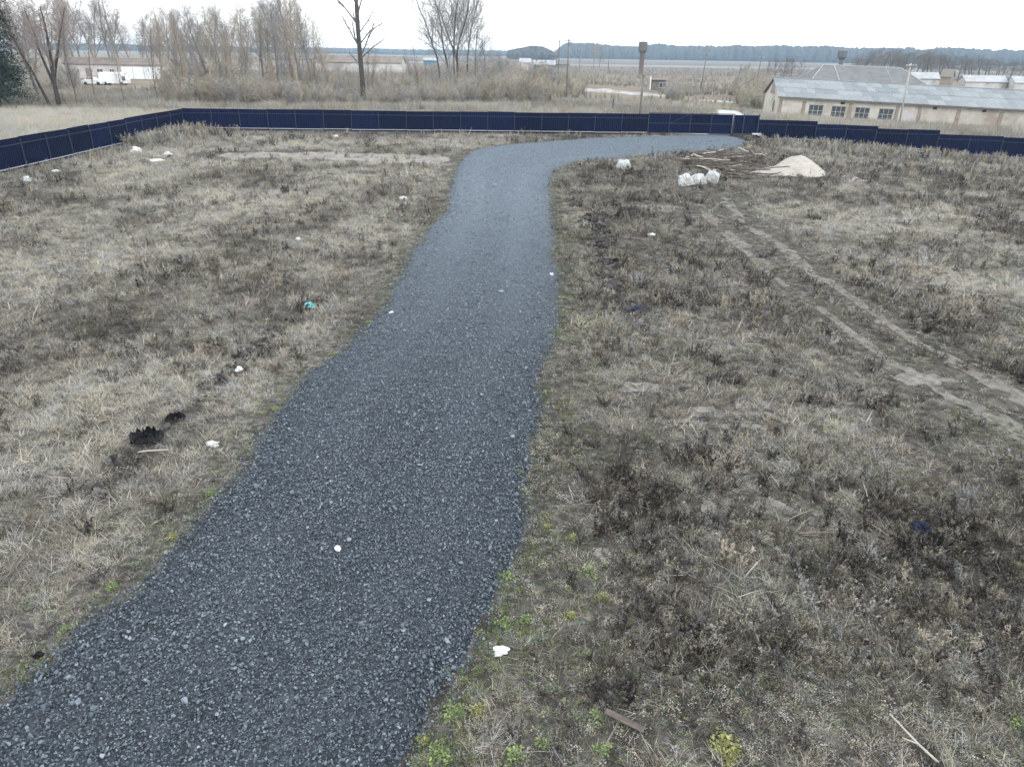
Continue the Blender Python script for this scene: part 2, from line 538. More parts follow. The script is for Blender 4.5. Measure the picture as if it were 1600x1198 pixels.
def smooth_line(p, k=7):
    q = p.copy(); w = np.ones(k) / k
    for c in (0, 1):
        e = np.pad(p[:, c], k // 2, mode='edge'); q[:, c] = np.convolve(e, w, 'valid')
    return q


Ls = smooth_line(resample(Lw, 0.12), 13); Rs = smooth_line(resample(Rw, 0.12), 13)
for E_, sd in ((Ls, 21), (Rs, 22)):
    d_ = np.gradient(E_, axis=0); d_ /= np.linalg.norm(d_, axis=1)[:, None] + 1e-9
    nrm = np.stack([-d_[:, 1], d_[:, 0]], -1)
    s_ = np.arange(len(E_)) * 0.12
    E_ += nrm * (0.34 * (fbm(s_, s_ * 0 + sd, 1.4, sd, 3) - 0.5) + .22 * (fbm(s_, s_ * 0 + sd, .5, sd + 6, 2) - 0.5) + 0.5 * (fbm(s_, s_ * 0 + sd, 5.0, sd + 3, 2) - 0.5))[:, None]
ROAD = np.concatenate([Ls, Rs[::-1]])


def in_poly(x, y, poly):
    x = np.asarray(x, float); y = np.asarray(y, float)
    ins = np.zeros(x.shape, bool)
    lo, hi = poly.min(0), poly.max(0)
    bb = (x > lo[0]) & (x < hi[0]) & (y > lo[1]) & (y < hi[1])
    idx = np.nonzero(bb)[0]
    xs, ys = x[idx], y[idx]
    r = np.zeros(xs.shape, bool)
    P0 = poly[::2]
    j = len(P0) - 1
    for i in range(len(P0)):
        xi, yi = P0[i]; xj, yj = P0[j]
        if yi != yj:
            c = ((yi > ys) != (yj > ys)) & (xs < (xj - xi) * (ys - yi) / (yj - yi) + xi)
            r ^= c
        j = i
    ins[idx] = r
    return ins


def sheet(name, outline, mat, lift, edge, step, crown=0.0):
    """a sheet that follows the land; its rim dips just under the surface"""
    gxs = np.arange(outline[:, 0].min(), outline[:, 0].max(), step)
    gys = np.arange(outline[:, 1].min(), outline[:, 1].max(), step)
    X, Y = np.meshgrid(gxs, gys); X = X.ravel() + RNG.uniform(-.2, .2, X.size) * step; Y = Y.ravel() + RNG.uniform(-.2, .2, Y.size) * step
    k = in_poly(X, Y, outline)
    X, Y = X[k], Y[k]
    b = outline
    # keep interior points a little off the rim
    keep = np.ones(len(X), bool)
    for s in range(0, len(X), 4000):
        d = ((X[s:s + 4000, None] - b[None, ::2, 0]) ** 2 + (Y[s:s + 4000, None] - b[None, ::2, 1]) ** 2).min(1)
        keep[s:s + 4000] = d > (0.5 * step) ** 2
    X, Y = X[keep], Y[keep]
    pts = [Vector(p) for p in b] + [Vector((x, y)) for x, y in zip(X, Y)]
    nb = len(b)
    res = delaunay_2d_cdt(pts, [], [list(range(nb))], 1, 1e-5)
    vv = np.array([(p.x, p.y) for p in res[0]])
    z = terrain(vv[:, 0], vv[:, 1])
    rim = np.array([any(o < nb for o in og) for og in res[3]])
    z = z + np.where(rim, edge, lift)
    me = mesh_from(name, np.column_stack([vv, z]), [tuple(f) for f in res[2]], True)
    # faces upward
    return tag(link(name, me, mat), kind='structure')


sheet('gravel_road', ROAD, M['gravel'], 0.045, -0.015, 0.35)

# wheel tracks on the right-hand side and the bare strip near the far fence
TRA = [(1120, 300), (1150, 330), (1180, 360), (1240, 400), (1300, 445), (1375, 500), (1450, 545), (1525, 582), (1580, 615), (1660, 660), (1800, 740)]
TRB = [(1095, 325), (1140, 365), (1185, 405), (1230, 445), (1280, 485), (1325, 512), (1375, 550), (1425, 585), (1500, 620), (1560, 655), (1650, 710), (1780, 800)]
STRIP = [(330, 243), (420, 242), (500, 243), (560, 246), (640, 249), (718, 252)]


def ribbon(name, px, w0, w1, mat, sd, lift=0.008):
    c = smooth_line(resample([ground_at(*p) for p in px], 0.2), 15)
    d_ = np.gradient(c, axis=0); d_ /= np.linalg.norm(d_, axis=1)[:, None] + 1e-9
    n_ = np.stack([-d_[:, 1], d_[:, 0]], -1)
    s_ = np.arange(len(c)) * 0.2
    t_ = np.linspace(0, 1, len(c))
    w = (w0 + (w1 - w0) * t_) * np.minimum(1, np.minimum(t_, 1 - t_) * 12 + 0.15)
    a = c + n_ * (w * np.clip(.05 + 1.9 * fbm(s_, s_ * 0, 2.2, sd, 4), 0.75, 1.5))[:, None] * 0.5
    b = c - n_ * (w * np.clip(.05 + 1.9 * fbm(s_, s_ * 0, 2.2, sd + 9, 4), .75, 1.5))[:, None] * 0.5
    out = np.concatenate([a, b[::-1]])
    sheet(name, out, mat, lift, -0.012, 0.4)
    return c


TA = ribbon('dirt_track', TRA, .75, .95, M['track'], 31)
TB = ribbon('dirt_track', TRB, .72, .95, M['track'], 37)
TS = ribbon('dirt_track', STRIP, 3.6, 4.6, M['pale_soil'], 43)

# pale worn ground beyond the fence
def blob_outline(cx, cy, rx, ry, sd, n=90, rz=0.0, ragged=0.0):
    t = np.linspace(0, 2 * math.pi, n, endpoint=False)
    r = 0.7 + 0.6 * fbm(np.cos(t) * 2 + 5, np.sin(t) * 2 + 5, 1.0, sd)
    r = r + ragged * (fbm(np.cos(t) * 7 + 5, np.sin(t) * 7 + 5, 1.0, sd + 1, 3) - .5)
    x, y = np.cos(t) * rx * r, np.sin(t) * ry * r
    return np.stack([cx + x * math.cos(rz) - y * math.sin(rz), cy + x * math.sin(rz) + y * math.cos(rz)], -1)


for u, v, rx, ry, mt, sd in ((930, 141, 7, 9, 'snowy', 3), (990, 146, 7.5, 8, 'snowy', 4), (1130, 159, 6.5, 2.6, 'lightpath', 6), (1110, 136, 1.6, 4, 'snowy', 8)):
    x, y = ground_at(u, v)
    sheet('pale_clearing', blob_outline(x, y, rx, ry, sd, 120, 0, .9), M[mt], 0.03, -0.01, 1.2)
c0 = np.array([(17.2, 75.6), (20, 82), (25, 95), (30.5, 108), (33, 122)]); 
c0 = resample(c0, 1.0)
sheet('path', np.concatenate([c0 + [-2.1, 0.3], (c0 + [2.1, -0.3])[::-1]]), M['lightpath'], 0.045, -0.01, 1.0)

for k_, (u, v, rx, ry) in enumerate([(1000, 605, .95, .45), (1100, 640, .6, .4), (1105, 790, .38, .36), (1205, 790, .62, .36), (950, 860, .5, .36), (1170, 665, .8, .25), (1195, 745, .45, .22), (1280, 800, .3, .22), (1040, 660, .4, .22), (1010, 322, 2.6, .5), (1450, 590, 1.2, .5)]):
    x, y = ground_at(u, v)
    sheet('bare_patch', blob_outline(x, y, rx * .9, ry * .9, 80 + k_, 110, ragged=1.0), M['patch_soil'], 0.012, -0.01, .25)

# land strips far off, before the wood
def quad_sheet(name, pts, mat, z):
    tag(link(name, mesh_from(name, [(p[0], p[1], z) for p in pts], [tuple(range(len(pts)))]), mat), kind='structure')


M['ploughed'] = worn('ploughed_land', (0.10, 0.09, 0.088), (0.155, 0.138, 0.13), 0.02, 0.95)
M['stubble'] = worn('stubble', (0.19, 0.183, 0.17), (0.25, 0.24, 0.222), 0.03, 0.95)
quad_sheet('far_field', [(-60, 330), (420, 300), (620, 470), (-40, 520)], M['ploughed'], 0.10)
quad_sheet('far_field', [(-120, 540), (800, 500), (900, 580), (-110, 640)], M['stubble'], 0.14)
quad_sheet('far_field', [(-200, 690), (1200, 640), (1500, 1150), (-200, 1200)], M['ploughed'], 0.18)

# ------------------------------------------------------------------ scatter machinery
def proto_collection(name, meshes, mat):
    c = bpy.data.collections.new(name)
    for k, me in enumerate(meshes):
        if not me.materials: me.materials.append(mat)
        o = bpy.data.objects.new('%s_piece_%02d' % (name, k), me)
        c.objects.link(o)
    return c


def scatter(name, coll, pos, rot, scl, idx, tint, label, cat):
    n = len(pos)
    me = bpy.data.meshes.new(name)
    me.vertices.add(n)
    me.vertices.foreach_set('co', np.asarray(pos, np.float32).ravel())
    for an, ty, data in (('rot', 'FLOAT_VECTOR', np.asarray(rot, np.float32).ravel()), ('scl', 'FLOAT_VECTOR', np.asarray(scl, np.float32).ravel()),
                         ('tint', 'FLOAT', np.asarray(tint, np.float32)), ('idx', 'INT', np.asarray(idx, np.int32))):
        at = me.attributes.new(an, ty, 'POINT')
        at.data.foreach_set('vector' if ty == 'FLOAT_VECTOR' else 'value', data)
    o = link(name, me)
    ng = bpy.data.node_groups.new(name, 'GeometryNodeTree')
    ng.interface.new_socket('Geometry', in_out='INPUT', socket_type='NodeSocketGeometry')
    ng.interface.new_socket('Geometry', in_out='OUTPUT', socket_type='NodeSocketGeometry')
    N, L = ng.nodes, ng.links
    gi, go = N.new('NodeGroupInput'), N.new('NodeGroupOutput')
    ci = N.new('GeometryNodeCollectionInfo')
    ci.inputs['Collection'].default_value = coll
    ci.inputs['Separate Children'].default_value = True
    ci.inputs['Reset Children'].default_value = True
    ip = N.new('GeometryNodeInstanceOnPoints')
    ip.inputs['Pick Instance'].default_value = True

    def named(a, t):
        q = N.new('GeometryNodeInputNamedAttribute'); q.data_type = t; q.inputs['Name'].default_value = a
        return q.outputs['Attribute']
    e2r = N.new('FunctionNodeEulerToRotation')
    L.new(named('rot', 'FLOAT_VECTOR'), e2r.inputs[0])
    L.new(gi.outputs[0], ip.inputs['Points'])
    L.new(ci.outputs[0], ip.inputs['Instance'])
    L.new(named('idx', 'INT'), ip.inputs['Instance Index'])
    L.new(e2r.outputs[0], ip.inputs['Rotation'])
    L.new(named('scl', 'FLOAT_VECTOR'), ip.inputs['Scale'])
    L.new(ip.outputs[0], go.inputs[0])
    md = o.modifiers.new('scatter', 'NODES'); md.node_group = ng
    return tag(o, label, cat, kind='stuff')


def set_bv(me, vals):
    a = me.attributes.new('bv', 'FLOAT', 'POINT')
    a.data.foreach_set('value', np.asarray(vals, np.float32))


def blades(rng, n, spread, l0, l1, w, lean0, lean1, droop, segs=2):
    v, f, bv = [], [], []
    for _ in range(n):
        a = rng.uniform(0, 2 * math.pi); r = spread * math.sqrt(rng.uniform())
        p = np.array([r * math.cos(a), r * math.sin(a), -0.02])
        b = rng.uniform(0, 2 * math.pi) if rng.uniform() < .4 else a + rng.normal(0, .7)
        lean = rng.uniform(lean0, lean1)
        L_ = rng.uniform(l0, l1); ww = w * rng.uniform(.6, 1.3)
        side = np.array([-math.sin(b), math.cos(b), 0]) * ww * .5
        if rng.uniform() < .5:
            side = np.array([math.cos(b) * .5, math.sin(b) * .5, .3]) * ww
        n0 = len(v); bb = rng.uniform()
        for s in range(segs + 1):
            t = s / segs
            k = 1 - t * 0.9
            v.append(p - side * k); v.append(p + side * k); bv += [bb, bb]
            th = lean + droop * t * rng.uniform(.5, 1.2)
            p = p + np.array([math.cos(b) * math.sin(th), math.sin(b) * math.sin(th), math.cos(th)]) * L_ / segs
            p[2] = max(p[2], 0.004)
        for s in range(segs):
            i = n0 + 2 * s; f.append((i, i + 1, i + 3, i + 2))
    return v, f, bv


def weed_plant(rng, stems, h0, h1, twigs, head, lean=.35, fat=2.0, leaf=1.6, spread=.55):
    """dead weed: woody stems with side twigs and ragged seed heads"""
    v, f, bv = [], [], []

    def strip(p, q, w0, w1, bb):
        d = q - p; s = np.cross(d, rng.normal(0, 1, 3)); s /= np.linalg.norm(s) + 1e-9
        n0 = len(v); w0 = w0 * fat; w1 = w1 * fat
        v.extend([p - s * w0, p + s * w0, q + s * w1, q - s * w1]); bv.extend([bb] * 4); f.append((n0, n0 + 1, n0 + 2, n0 + 3))
    for _ in range(stems):
        a = rng.uniform(0, 2 * math.pi); ln = abs(rng.normal(0, lean))
        d = np.array([math.cos(a) * math.sin(ln), math.sin(a) * math.sin(ln), math.cos(ln)])
        h = rng.uniform(h0, h1); p = np.array([math.cos(a), math.sin(a), 0]) * rng.uniform(0, .05); p[2] = -.03
        bb = rng.uniform(); q0 = p
        for s in range(3):
            d = d + rng.normal(0, .10, 3); d /= np.linalg.norm(d)
            q = q0 + d * h / 3
            strip(q0, q, .0034 - .0008 * s, .0026 - .0008 * s, bb)
            for _ in range(twigs):
                t = rng.uniform(.1, 1); r0 = q0 + (q - q0) * t
                e = d * .9 + rng.normal(0, spread, 3); e /= np.linalg.norm(e)
                l_ = h * rng.uniform(.08, .24) * (1.2 - .2 * s); r1 = r0 + e * l_
                strip(r0, r1, .0018, .001, bb)
                for _ in range(head):
                    t2 = rng.uniform(.3, 1); c = r0 + (r1 - r0) * t2
                    e2 = rng.normal(0, 1, 3) + d * (1.0 if spread < .5 else 0); e2 /= np.linalg.norm(e2)
                    strip(c, c + e2 * rng.uniform(.012, .032) * leaf, .0045, .002, min(1, bb + .15))
            q0 = q
    return v, f, bv


def rosette(rng, n, l0, l1, w, lift):
    """low green weed: broad short leaves round a centre"""
    v, f, bv = [], [], []
    for k in range(n):
        a = rng.uniform(0, 2 * math.pi); el = rng.uniform(*lift); L_ = rng.uniform(l0, l1); ww = w * rng.uniform(.6, 1.2)
        p = np.array([math.cos(a), math.sin(a), 0]) * rng.uniform(0, .06); p[2] = rng.uniform(0, .03)
        dirn = np.array([math.cos(a) * math.cos(el), math.sin(a) * math.cos(el), math.sin(el)])
        side = np.array([-math.sin(a), math.cos(a), rng.normal(0, .3)]) * ww
        tip = p + dirn * L_; tip[2] -= L_ * rng.uniform(0, .35); tip[2] = max(tip[2], .008)
        mid = p + dirn * L_ * .55
        n0 = len(v); bb = rng.uniform()
        v += [p, mid - side, mid + side, tip]; bv += [bb] * 4
        f.append((n0, n0 + 1, n0 + 3, n0 + 2))
    return v, f, bv


def leafy_clump(rng, n, R, l0, l1):
    """small ferny weed: many little leaves on a low uneven cushion"""
    v, f, bv = [], [], []
    cs = [(rng.normal(0, R * .45), rng.normal(0, R * .45), rng.uniform(.4, 1)) for _ in range(7)]
    for _ in range(n):
        cx, cy, w = cs[rng.integers(0, 7)]
        o = np.array([cx + rng.normal(0, R * .3), cy + rng.normal(0, R * .3), 0]); q = math.hypot(o[0], o[1]) / R
        o[2] = max(.004, R * .55 * w * (1 - .6 * q * q) * rng.uniform(.2, 1))
        e = rng.normal(0, 1, 3); e[2] = abs(e[2]) * .5; e /= np.linalg.norm(e)
        s = np.cross(e, [0, 0, 1.0]) + rng.normal(0, .3, 3); s /= np.linalg.norm(s)
        l_ = rng.uniform(l0, l1); ww = l_ * rng.uniform(.18, .34); n0 = len(v); bb = rng.uniform()
        v += [o, o + e * l_ * .55 - s * ww, o + e * l_, o + e * l_ * .55 + s * ww]; bv += [bb] * 4; f.append((n0, n0 + 1, n0 + 2, n0 + 3))
    return v, f, bv


def plant_mesh(name, vfb):
    me = mesh_from(name, vfb[0], vfb[1]); set_bv(me, vfb[2]); return me


r_ = np.random.default_rng(11)
C_GRASS = proto_collection('grass_tuft', [plant_mesh('tuft', blades(r_, 46, .10, .09, .27, .0085, .1, .95, .7)) for _ in range(4)]
                           + [plant_mesh('mat_tuft', blades(r_, 46, .15, .10, .28, .0085, .6, 1.45, .4)) for _ in range(4)], M['straw'])
C_WEED = proto_collection('weed_stalk', [plant_mesh('weed', weed_plant(r_, 7, .12, .32, 4, 2, .6, 1.7, 1.1)) for _ in range(5)]
                          + [plant_mesh('weed', weed_plant(r_, 10, .10, .24, 4, 2, .85, 1.7, 1.1)) for _ in range(3)], M['weed'])
C_TALL = proto_collection('tall_weed', [plant_mesh('tall_weed', weed_plant(r_, 7, .45, 1.0, 5, 4, .18, 3.0, 2.2)) for _ in range(4)], M['straw'])
C_MEADOW = proto_collection('meadow_tuft', [plant_mesh('meadow', blades(r_, 60, .25, .35, .75, .016, .02, .5, .5)) for _ in range(4)], M['straw'])
C_MOSS = proto_collection('moss_patch', [plant_mesh('moss', leafy_clump(r_, 70, .08, .012, .035)) for _ in range(4)], M['moss'])


def hull_stone(rng, flat=.7):
    bm = bmesh.new()
    for _ in range(11):
        d = rng.normal(0, 1, 3); d /= np.linalg.norm(d)
        d *= rng.uniform(.75, 1.1)
        bm.verts.new((d[0] * .5, d[1] * .5 * rng.uniform(.75, 1), d[2] * .5 * flat))
    r = bmesh.ops.convex_hull(bm, input=bm.verts)
    bmesh.ops.delete(bm, geom=[g for g in r['geom_interior'] if isinstance(g, bmesh.types.BMVert)], context='VERTS')
    me = bpy.data.meshes.new('stone'); bm.to_mesh(me); bm.free()
    return me


C_STONE = proto_collection('gravel_stone', [hull_stone(r_, q) for q in (.55, .65, .7, .8, .6, .75, .5, .9)], M['stone'])
C_CLOD = proto_collection('soil_clod', [hull_stone(r_, q) for q in (.6, .7, .8, .75)], M['clod'])


def rand_rot(n, tilt, rng=RNG):
    return np.stack([rng.normal(0, tilt, n), rng.normal(0, tilt, n), rng.uniform(0, 2 * math.pi, n)], -1)


def rim(x, y):
    """distance to the rim of the road, where the ground is trodden short"""
    d = np.full(len(x), 99.0)
    k = np.nonzero((y < 66) & (x > -12) & (x < 9))[0]
    E_ = np.concatenate([Ls[::5], Rs[::5]])
    for s0 in range(0, len(k), 8000):
        q = k[s0:s0 + 8000]
        d[q] = np.sqrt(((x[q, None] - E_[None, :, 0]) ** 2 + (y[q, None] - E_[None, :, 1]) ** 2).min(1))
    return d


# ---- the stones of the road
def stones():
    P_, S_, LN = [], [], []
    for y0, y1, dens, s0 in ((1.5, 10, 1500, .029), (10, 18, 1250, .032), (18, 32, 800, .038), (32, 76, 380, .048)):
        x0, x1 = (-11, 4) if y0 < 18 else ((-6, 5) if y0 < 32 else (-6, 23))
        n = int((y1 - y0) * (x1 - x0) * dens)
        x = RNG.uniform(x0, x1, n); y = RNG.uniform(y0, y1, n)
        k = in_poly(x, y, ROAD)
        # ragged outliers just past the rim
        far_ = np.where(RNG.uniform(0, 1, n) < .10, .40, .15)
        x2 = x + RNG.normal(0, 1, n) * far_; y2 = y + RNG.normal(0, 1, n) * far_
        x, y = x2[k], y2[k]
        s = s0 * np.exp(RNG.normal(0, .32, len(x)))
        # coarser stone along the right-hand rim close by and on the left shoulder
        big = (RNG.uniform(0, 1, len(x)) < .010 + .07 * sstep(.5, .62, fbm(x, y, 1.7, 77, 2)) * (y < 16))
        s = np.where(big, s * RNG.uniform(1.4, 2.1, len(x)), s)
        lane = np.exp(-((rim(x, y) - 1.45) / .42) ** 2) * (.5 + .8 * fbm(x, y, 2.5, 82, 2))
        s = s * (1 - .10 * np.clip(lane, 0, 1)); LN.append(lane)
        P_.append(np.stack([x, y, terrain(x, y) + .045 + s * RNG.uniform(-.25, .75, len(x)) + .012 * (fbm(x, y, .35, 78, 2) - .5)], -1)); S_.append(s)
    P_ = np.concatenate(P_); S_ = np.concatenate(S_)
    ins = in_poly(P_[:, 0], P_[:, 1], ROAD)
    P_[:, 2] -= np.where(ins, 0, .035)
    n = len(P_)
    scatter('gravel', C_STONE, P_, rand_rot(n, .5), np.stack([S_, S_, S_], -1), RNG.integers(0, 8, n), np.clip(.75 * sstep(11, 40, P_[:, 1]) + .17 * np.concatenate(LN), 0, .85),  # grazing light painted on with distance, plus lane dust
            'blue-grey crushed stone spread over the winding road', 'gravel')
    return n


n_st = stones()

# ---- where the grass is pale, dark or missing (real patches of the plot, in metres)
def patch(u, v, rx, ry):
    x, y = ground_at(u, v); return (x, y, rx, ry)


PALE = [patch(1440, 345, 7, 4.5) + (.42,), patch(1560, 440, 6, 3.5) + (.42,), patch(1420, 440, 3, 2) + (.2,), patch(80, 400, 5, 4) + (.16,),
        patch(90, 620, 4, 3) + (.2,), patch(50, 830, 2.5, 2) + (.22,), patch(300, 620, 3, 2.5) + (.14,), patch(420, 345, 4, 4) + (.12,),
        patch(500, 300, 6, 3) + (.08,), patch(250, 360, 5, 3) + (.1,), patch(1050, 660, 1.6, .8) + (.18,), patch(1330, 640, 2.5, 1.5) + (.10,),
        patch(1450, 250, 9, 3) + (.16,), patch(1250, 232, 9, 2.5) + (.12,), patch(450, 225, 14, 2.5) + (.1,), patch(160, 255, 6, 4) + (.08,),
        patch(60, 950, 1.5, 1.2) + (.12,), patch(1290, 560, 3, 1.5) + (.08,),
        patch(330, 455, 6.0, 2.4) + (-.24,), patch(130, 505, 3.5, 1.8) + (-.22,), patch(560, 400, 3.5, 2) + (-.2,), patch(300, 290, 9, 4) + (-.10,),
        patch(620, 330, 4, 3) + (-.16,), patch(470, 500, 2.5, 1.4) + (-.16,), patch(230, 790, 1.0, .7) + (-.2,), patch(960, 325, 2.5, 2.2) + (-.2,),
        patch(1090, 340, 3.0, 2.2) + (-.24,), patch(1240, 310, 5, 2.2) + (-.26,), patch(1010, 470, 3, 2) + (-.10,), patch(1150, 560, 2.5, 1.3) + (-.12,),
        patch(1250, 800, 2.5, 1.2) + (-.18,), patch(1150, 950, 1.6, 1.0) + (-.16,), patch(1450, 900, 2.2, 1.2) + (-.12,), patch(1100, 1080, 1.4, .7) + (-.16,),
        patch(1350, 1080, 1.8, .9) + (-.08,), patch(960, 620, 1.6, .9) + (-.1,), patch(1500, 740, 3, 1.2) + (-.08,), patch(1040, 700, 2.2, 1.0) + (-.14,)]
BARE = [patch(1000, 605, .85, .55), patch(1100, 640, .6, .5), patch(1105, 790, .42, .40), patch(1205, 790, .75, .45), patch(950, 860, .55, .42),
        patch(1170, 665, .8, .35), patch(1190, 740, .5, .3), patch(1280, 800, .35, .3), patch(1040, 660, .5, .3), patch(1195, 860, .4, .25), patch(980, 320, 2.6, 1.2), patch(1060, 345, 2.0, 1.0)]


def tone(x, y):
    t = .44 + 1.05 * (fbm(x, y, 5.5, 41, 4) - .5) + .75 * (fbm(x, y, 1.4, 51, 2) - .5) + .55 * (fbm(x, y, .42, 52, 2) - .5)
    t = t + np.where(x < 0, .17, .03 - .05 * (1 - sstep(12, 22, y)))
    for (px, py, rx, ry, dt) in PALE:
        q = ((x - px) / rx) ** 2 + ((y - py) / ry) ** 2
        t = t + dt * np.exp(-q)
    return t


CLEAR = [(213, 238, .7), (44, 284, .5), (262, 243, .6), (246, 252, .7), (88, 269, .4), (525, 214, .5), (630, 313, .4), (466, 376, .22), (484, 484, .28), (563, 405, .2), (374, 583, .18), (333, 699, .2), (862, 430, .2),
         (782, 1022, .13), (1437, 832, .2), (992, 492, .3), (157, 780, .2), (1018, 369, .3), (865, 1092, .06), (905, 1142, .06), (232, 694, .52), (275, 662, .32), (300, 642, .25), (238, 712, .3), (975, 1134, .22), (1424, 1170, .16), (62, 1030, .15),
         (974, 268, .9), (1072, 293, .8), (1092, 291, .8), (1112, 288, .8), (1135, 270, 2.3), (1243, 276, 2.0), (1195, 275, 1.2)]
CLEAR = [ground_at(u, v) + (r,) for u, v, r in CLEAR]


CLOD_PX = (([(160, 770), (215, 700), (285, 655), (330, 610), (385, 565), (405, 540), (440, 505), (500, 470)], .17, 60),
           ([(932, 330), (936, 360), (940, 390), (943, 412), (965, 470), (990, 495)], .24, 150), ([(945, 322), (1000, 322), (1060, 330)], .5, 14),
           ([(600, 380), (650, 320), (680, 300)], .5, 12))
CLODL = [resample([ground_at(*p) for p in q[0]], .15) for q in CLOD_PX[:2]]


def cover(x, y):
    """0 bare .. 1 full"""
    c = sstep(.18, .42, fbm(x, y, 1.1, 61, 3) + .22)
    for T in CLODL:
        lo, hi = T.min(0) - 1, T.max(0) + 1
        k = np.nonzero((x > lo[0]) & (x < hi[0]) & (y > lo[1]) & (y < hi[1]))[0]
        if len(k):
            d = np.full(len(k), 9.0)
            for q in T[::3]: d = np.minimum(d, np.hypot(x[k] - q[0], y[k] - q[1]))
            c[k] *= .15 + .85 * sstep(.12, .42, d)
    for (px, py, r) in CLEAR:
        c = c * (.08 + .92 * sstep(r * .7, r * 1.15, np.hypot(x - px, y - py)))
    for (px, py, rx, ry) in BARE:
        q = ((x - px) / rx) ** 2 + ((y - py) / ry) ** 2
        c = c * (1 - .88 * np.exp(-q * q))
    for T, w in ((TA, .66), (TB, .62), (TS, 2.5)):
        lo, hi = T.min(0) - 2, T.max(0) + 2
        k = np.nonzero((x > lo[0]) & (x < hi[0]) & (y > lo[1]) & (y < hi[1]))[0]
        if len(k):
            d = np.full(len(k), 9.0)
            for q in T[::2]:
                d = np.minimum(d, np.hypot(x[k] - q[0], y[k] - q[1]))
            c[k] *= .03 + .97 * np.clip(sstep(w * .6, w * 1.5, d) + (.05 if w < 2 else .35) * sstep(.52, .7, fbm(x[k], y[k], .8, 64, 3)), 0, 1)
    return c


def field_points(bands):
    X, Y, S = [], [], []
    for y0, y1, x0, x1, dens, s in bands:
        n = int((y1 - y0) * (x1 - x0) * dens)
        X.append(RNG.uniform(x0, x1, n)); Y.append(RNG.uniform(y0, y1, n)); S.append(np.full(n, s))
    x, y, s = np.concatenate(X), np.concatenate(Y), np.concatenate(S)
    ok = ~in_poly(x, y, ROAD)
    # inside the plot
    ok &= (x > -30.2) & (y < 70.6 + (x + 30.9) * .06)
    return x[ok], y[ok], s[ok]


x, y, s = field_points([(2, 9, -11, 11, 120, .62), (9, 18, -19, 19, 85, .72), (18, 34, -29, 33, 46, .95), (34, 52, -31, 44, 26, 1.25), (52, 74, -31, 50, 17, 1.5)])
c = cover(x, y); t = tone(x, y)
k = RNG.uniform(0, 1, len(x)) < c * np.where(x > 0, .72, 1.0)
x, y, s, t = x[k], y[k], s[k], t[k]
n = len(x)
rd = rim(x, y); wob_ = .5 + fbm(x, y, 1.5, 14, 2)
short = sstep(.15, 1.2, rd / wob_)
s = s * np.exp(RNG.normal(0, .38, n)) * (.45 + .55 * short) * np.where(y > 66, .75, 1)
t = t + (1 - short) * -.05
td = np.full(n, 9.0)
for T in (TA, TB, TS):
    for q in T[::4]: td = np.minimum(td, np.hypot(x - q[0], (y - q[1]) * np.where(y < q[1], .7, 1)))
s = s * (.45 + .55 * sstep(.5, 2.0, td))
scatter('dry_grass', C_GRASS, np.stack([x, y, terrain(x, y)], -1), rand_rot(n, .12), np.stack([s, s, s * RNG.uniform(.4, .8, n)], -1),
        RNG.integers(0, 8, n), np.clip(t + .11 + RNG.normal(0, .17, n), 0, 1.25), 'matted dry grass covering the plot beside the road', 'grass')
n_gr = n

x, y, s = field_points([(2, 9, -11, 11, 42, .75), (9, 18, -19, 19, 30, .85), (18, 34, -29, 33, 20, 1.0), (34, 52, -31, 44, 12, 1.25), (52, 74, -31, 50, 8, 1.5)])
wp = sstep(.40, .60, fbm(x, y, 2.4, 71, 3)) * np.where(x > 0, 1.25, .5) + .10
wp = wp * (.05 + .95 * cover(x, y)) * (1.25 - tone(x, y)) * np.where(y > 18, np.where(y > 34, .5, .65), 1.0) * (.08 + .92 * sstep(.3, 1.5, rim(x, y) / (.5 + fbm(x, y, 1.5, 14, 2)))) * np.where((y > 69) & (x < 12), .4, 1)
edge_clear = np.ones(len(x))
k = RNG.uniform(0, 1, len(x)) < wp
x, y, s = x[k], y[k], s[k]; n = len(x)
s = s * np.exp(RNG.normal(0, .28, n))
tw = .48 + .11 * (y > 18) + .7 * (fbm(x, y, 1.8, 81, 2) - .5) + RNG.normal(0, .24, n)
scatter('dead_weeds', C_WEED, np.stack([x, y, terrain(x, y)], -1), rand_rot(n, .14), np.stack([s, s, s], -1),
        RNG.integers(0, 8, n), np.clip(tw, 0, 1.1), 'brown dead weeds standing among the dry grass', 'weeds')
n_wd = n

# short trodden grass that breaks up the rims of the road, the wheel tracks and the bare patches
rp = []
for E_, st in ((Ls, 1), (Rs, 1)):
    for q in E_[::st]:
        if q[1] < 2: continue
        for _ in range(RNG.poisson(2.0 if q[1] < 25 else 2.6)):
            o = RNG.normal(0, .22 if q[1] < 25 else .34, 2); rp.append((q[0] + o[0], q[1] + o[1], (.26 if q[1] < 25 else .5) + .2 * RNG.uniform(), .34))
for T, w, ds in ((TA, .55, 7), (TB, .55, 7), (TS, 1.9, 10)):
    for q in T:
        for _ in range(RNG.poisson(ds)):
            o = RNG.normal(0, w * .75, 2)
            if math.hypot(o[0], o[1]) < w * RNG.uniform(.2, .8): continue
            rp.append((q[0] + o[0], q[1] + o[1], .34 + .25 * RNG.uniform(), .55))
for (px, py, rx, ry) in BARE:
    for _ in range(int(90 * rx * ry) + 30):
        a = RNG.uniform(0, 6.28); r = RNG.uniform(.55, 1.25)
        rp.append((px + rx * r * math.cos(a), py + ry * r * math.sin(a), .3 + .25 * RNG.uniform(), .5))
rp = np.array(rp); n = len(rp)
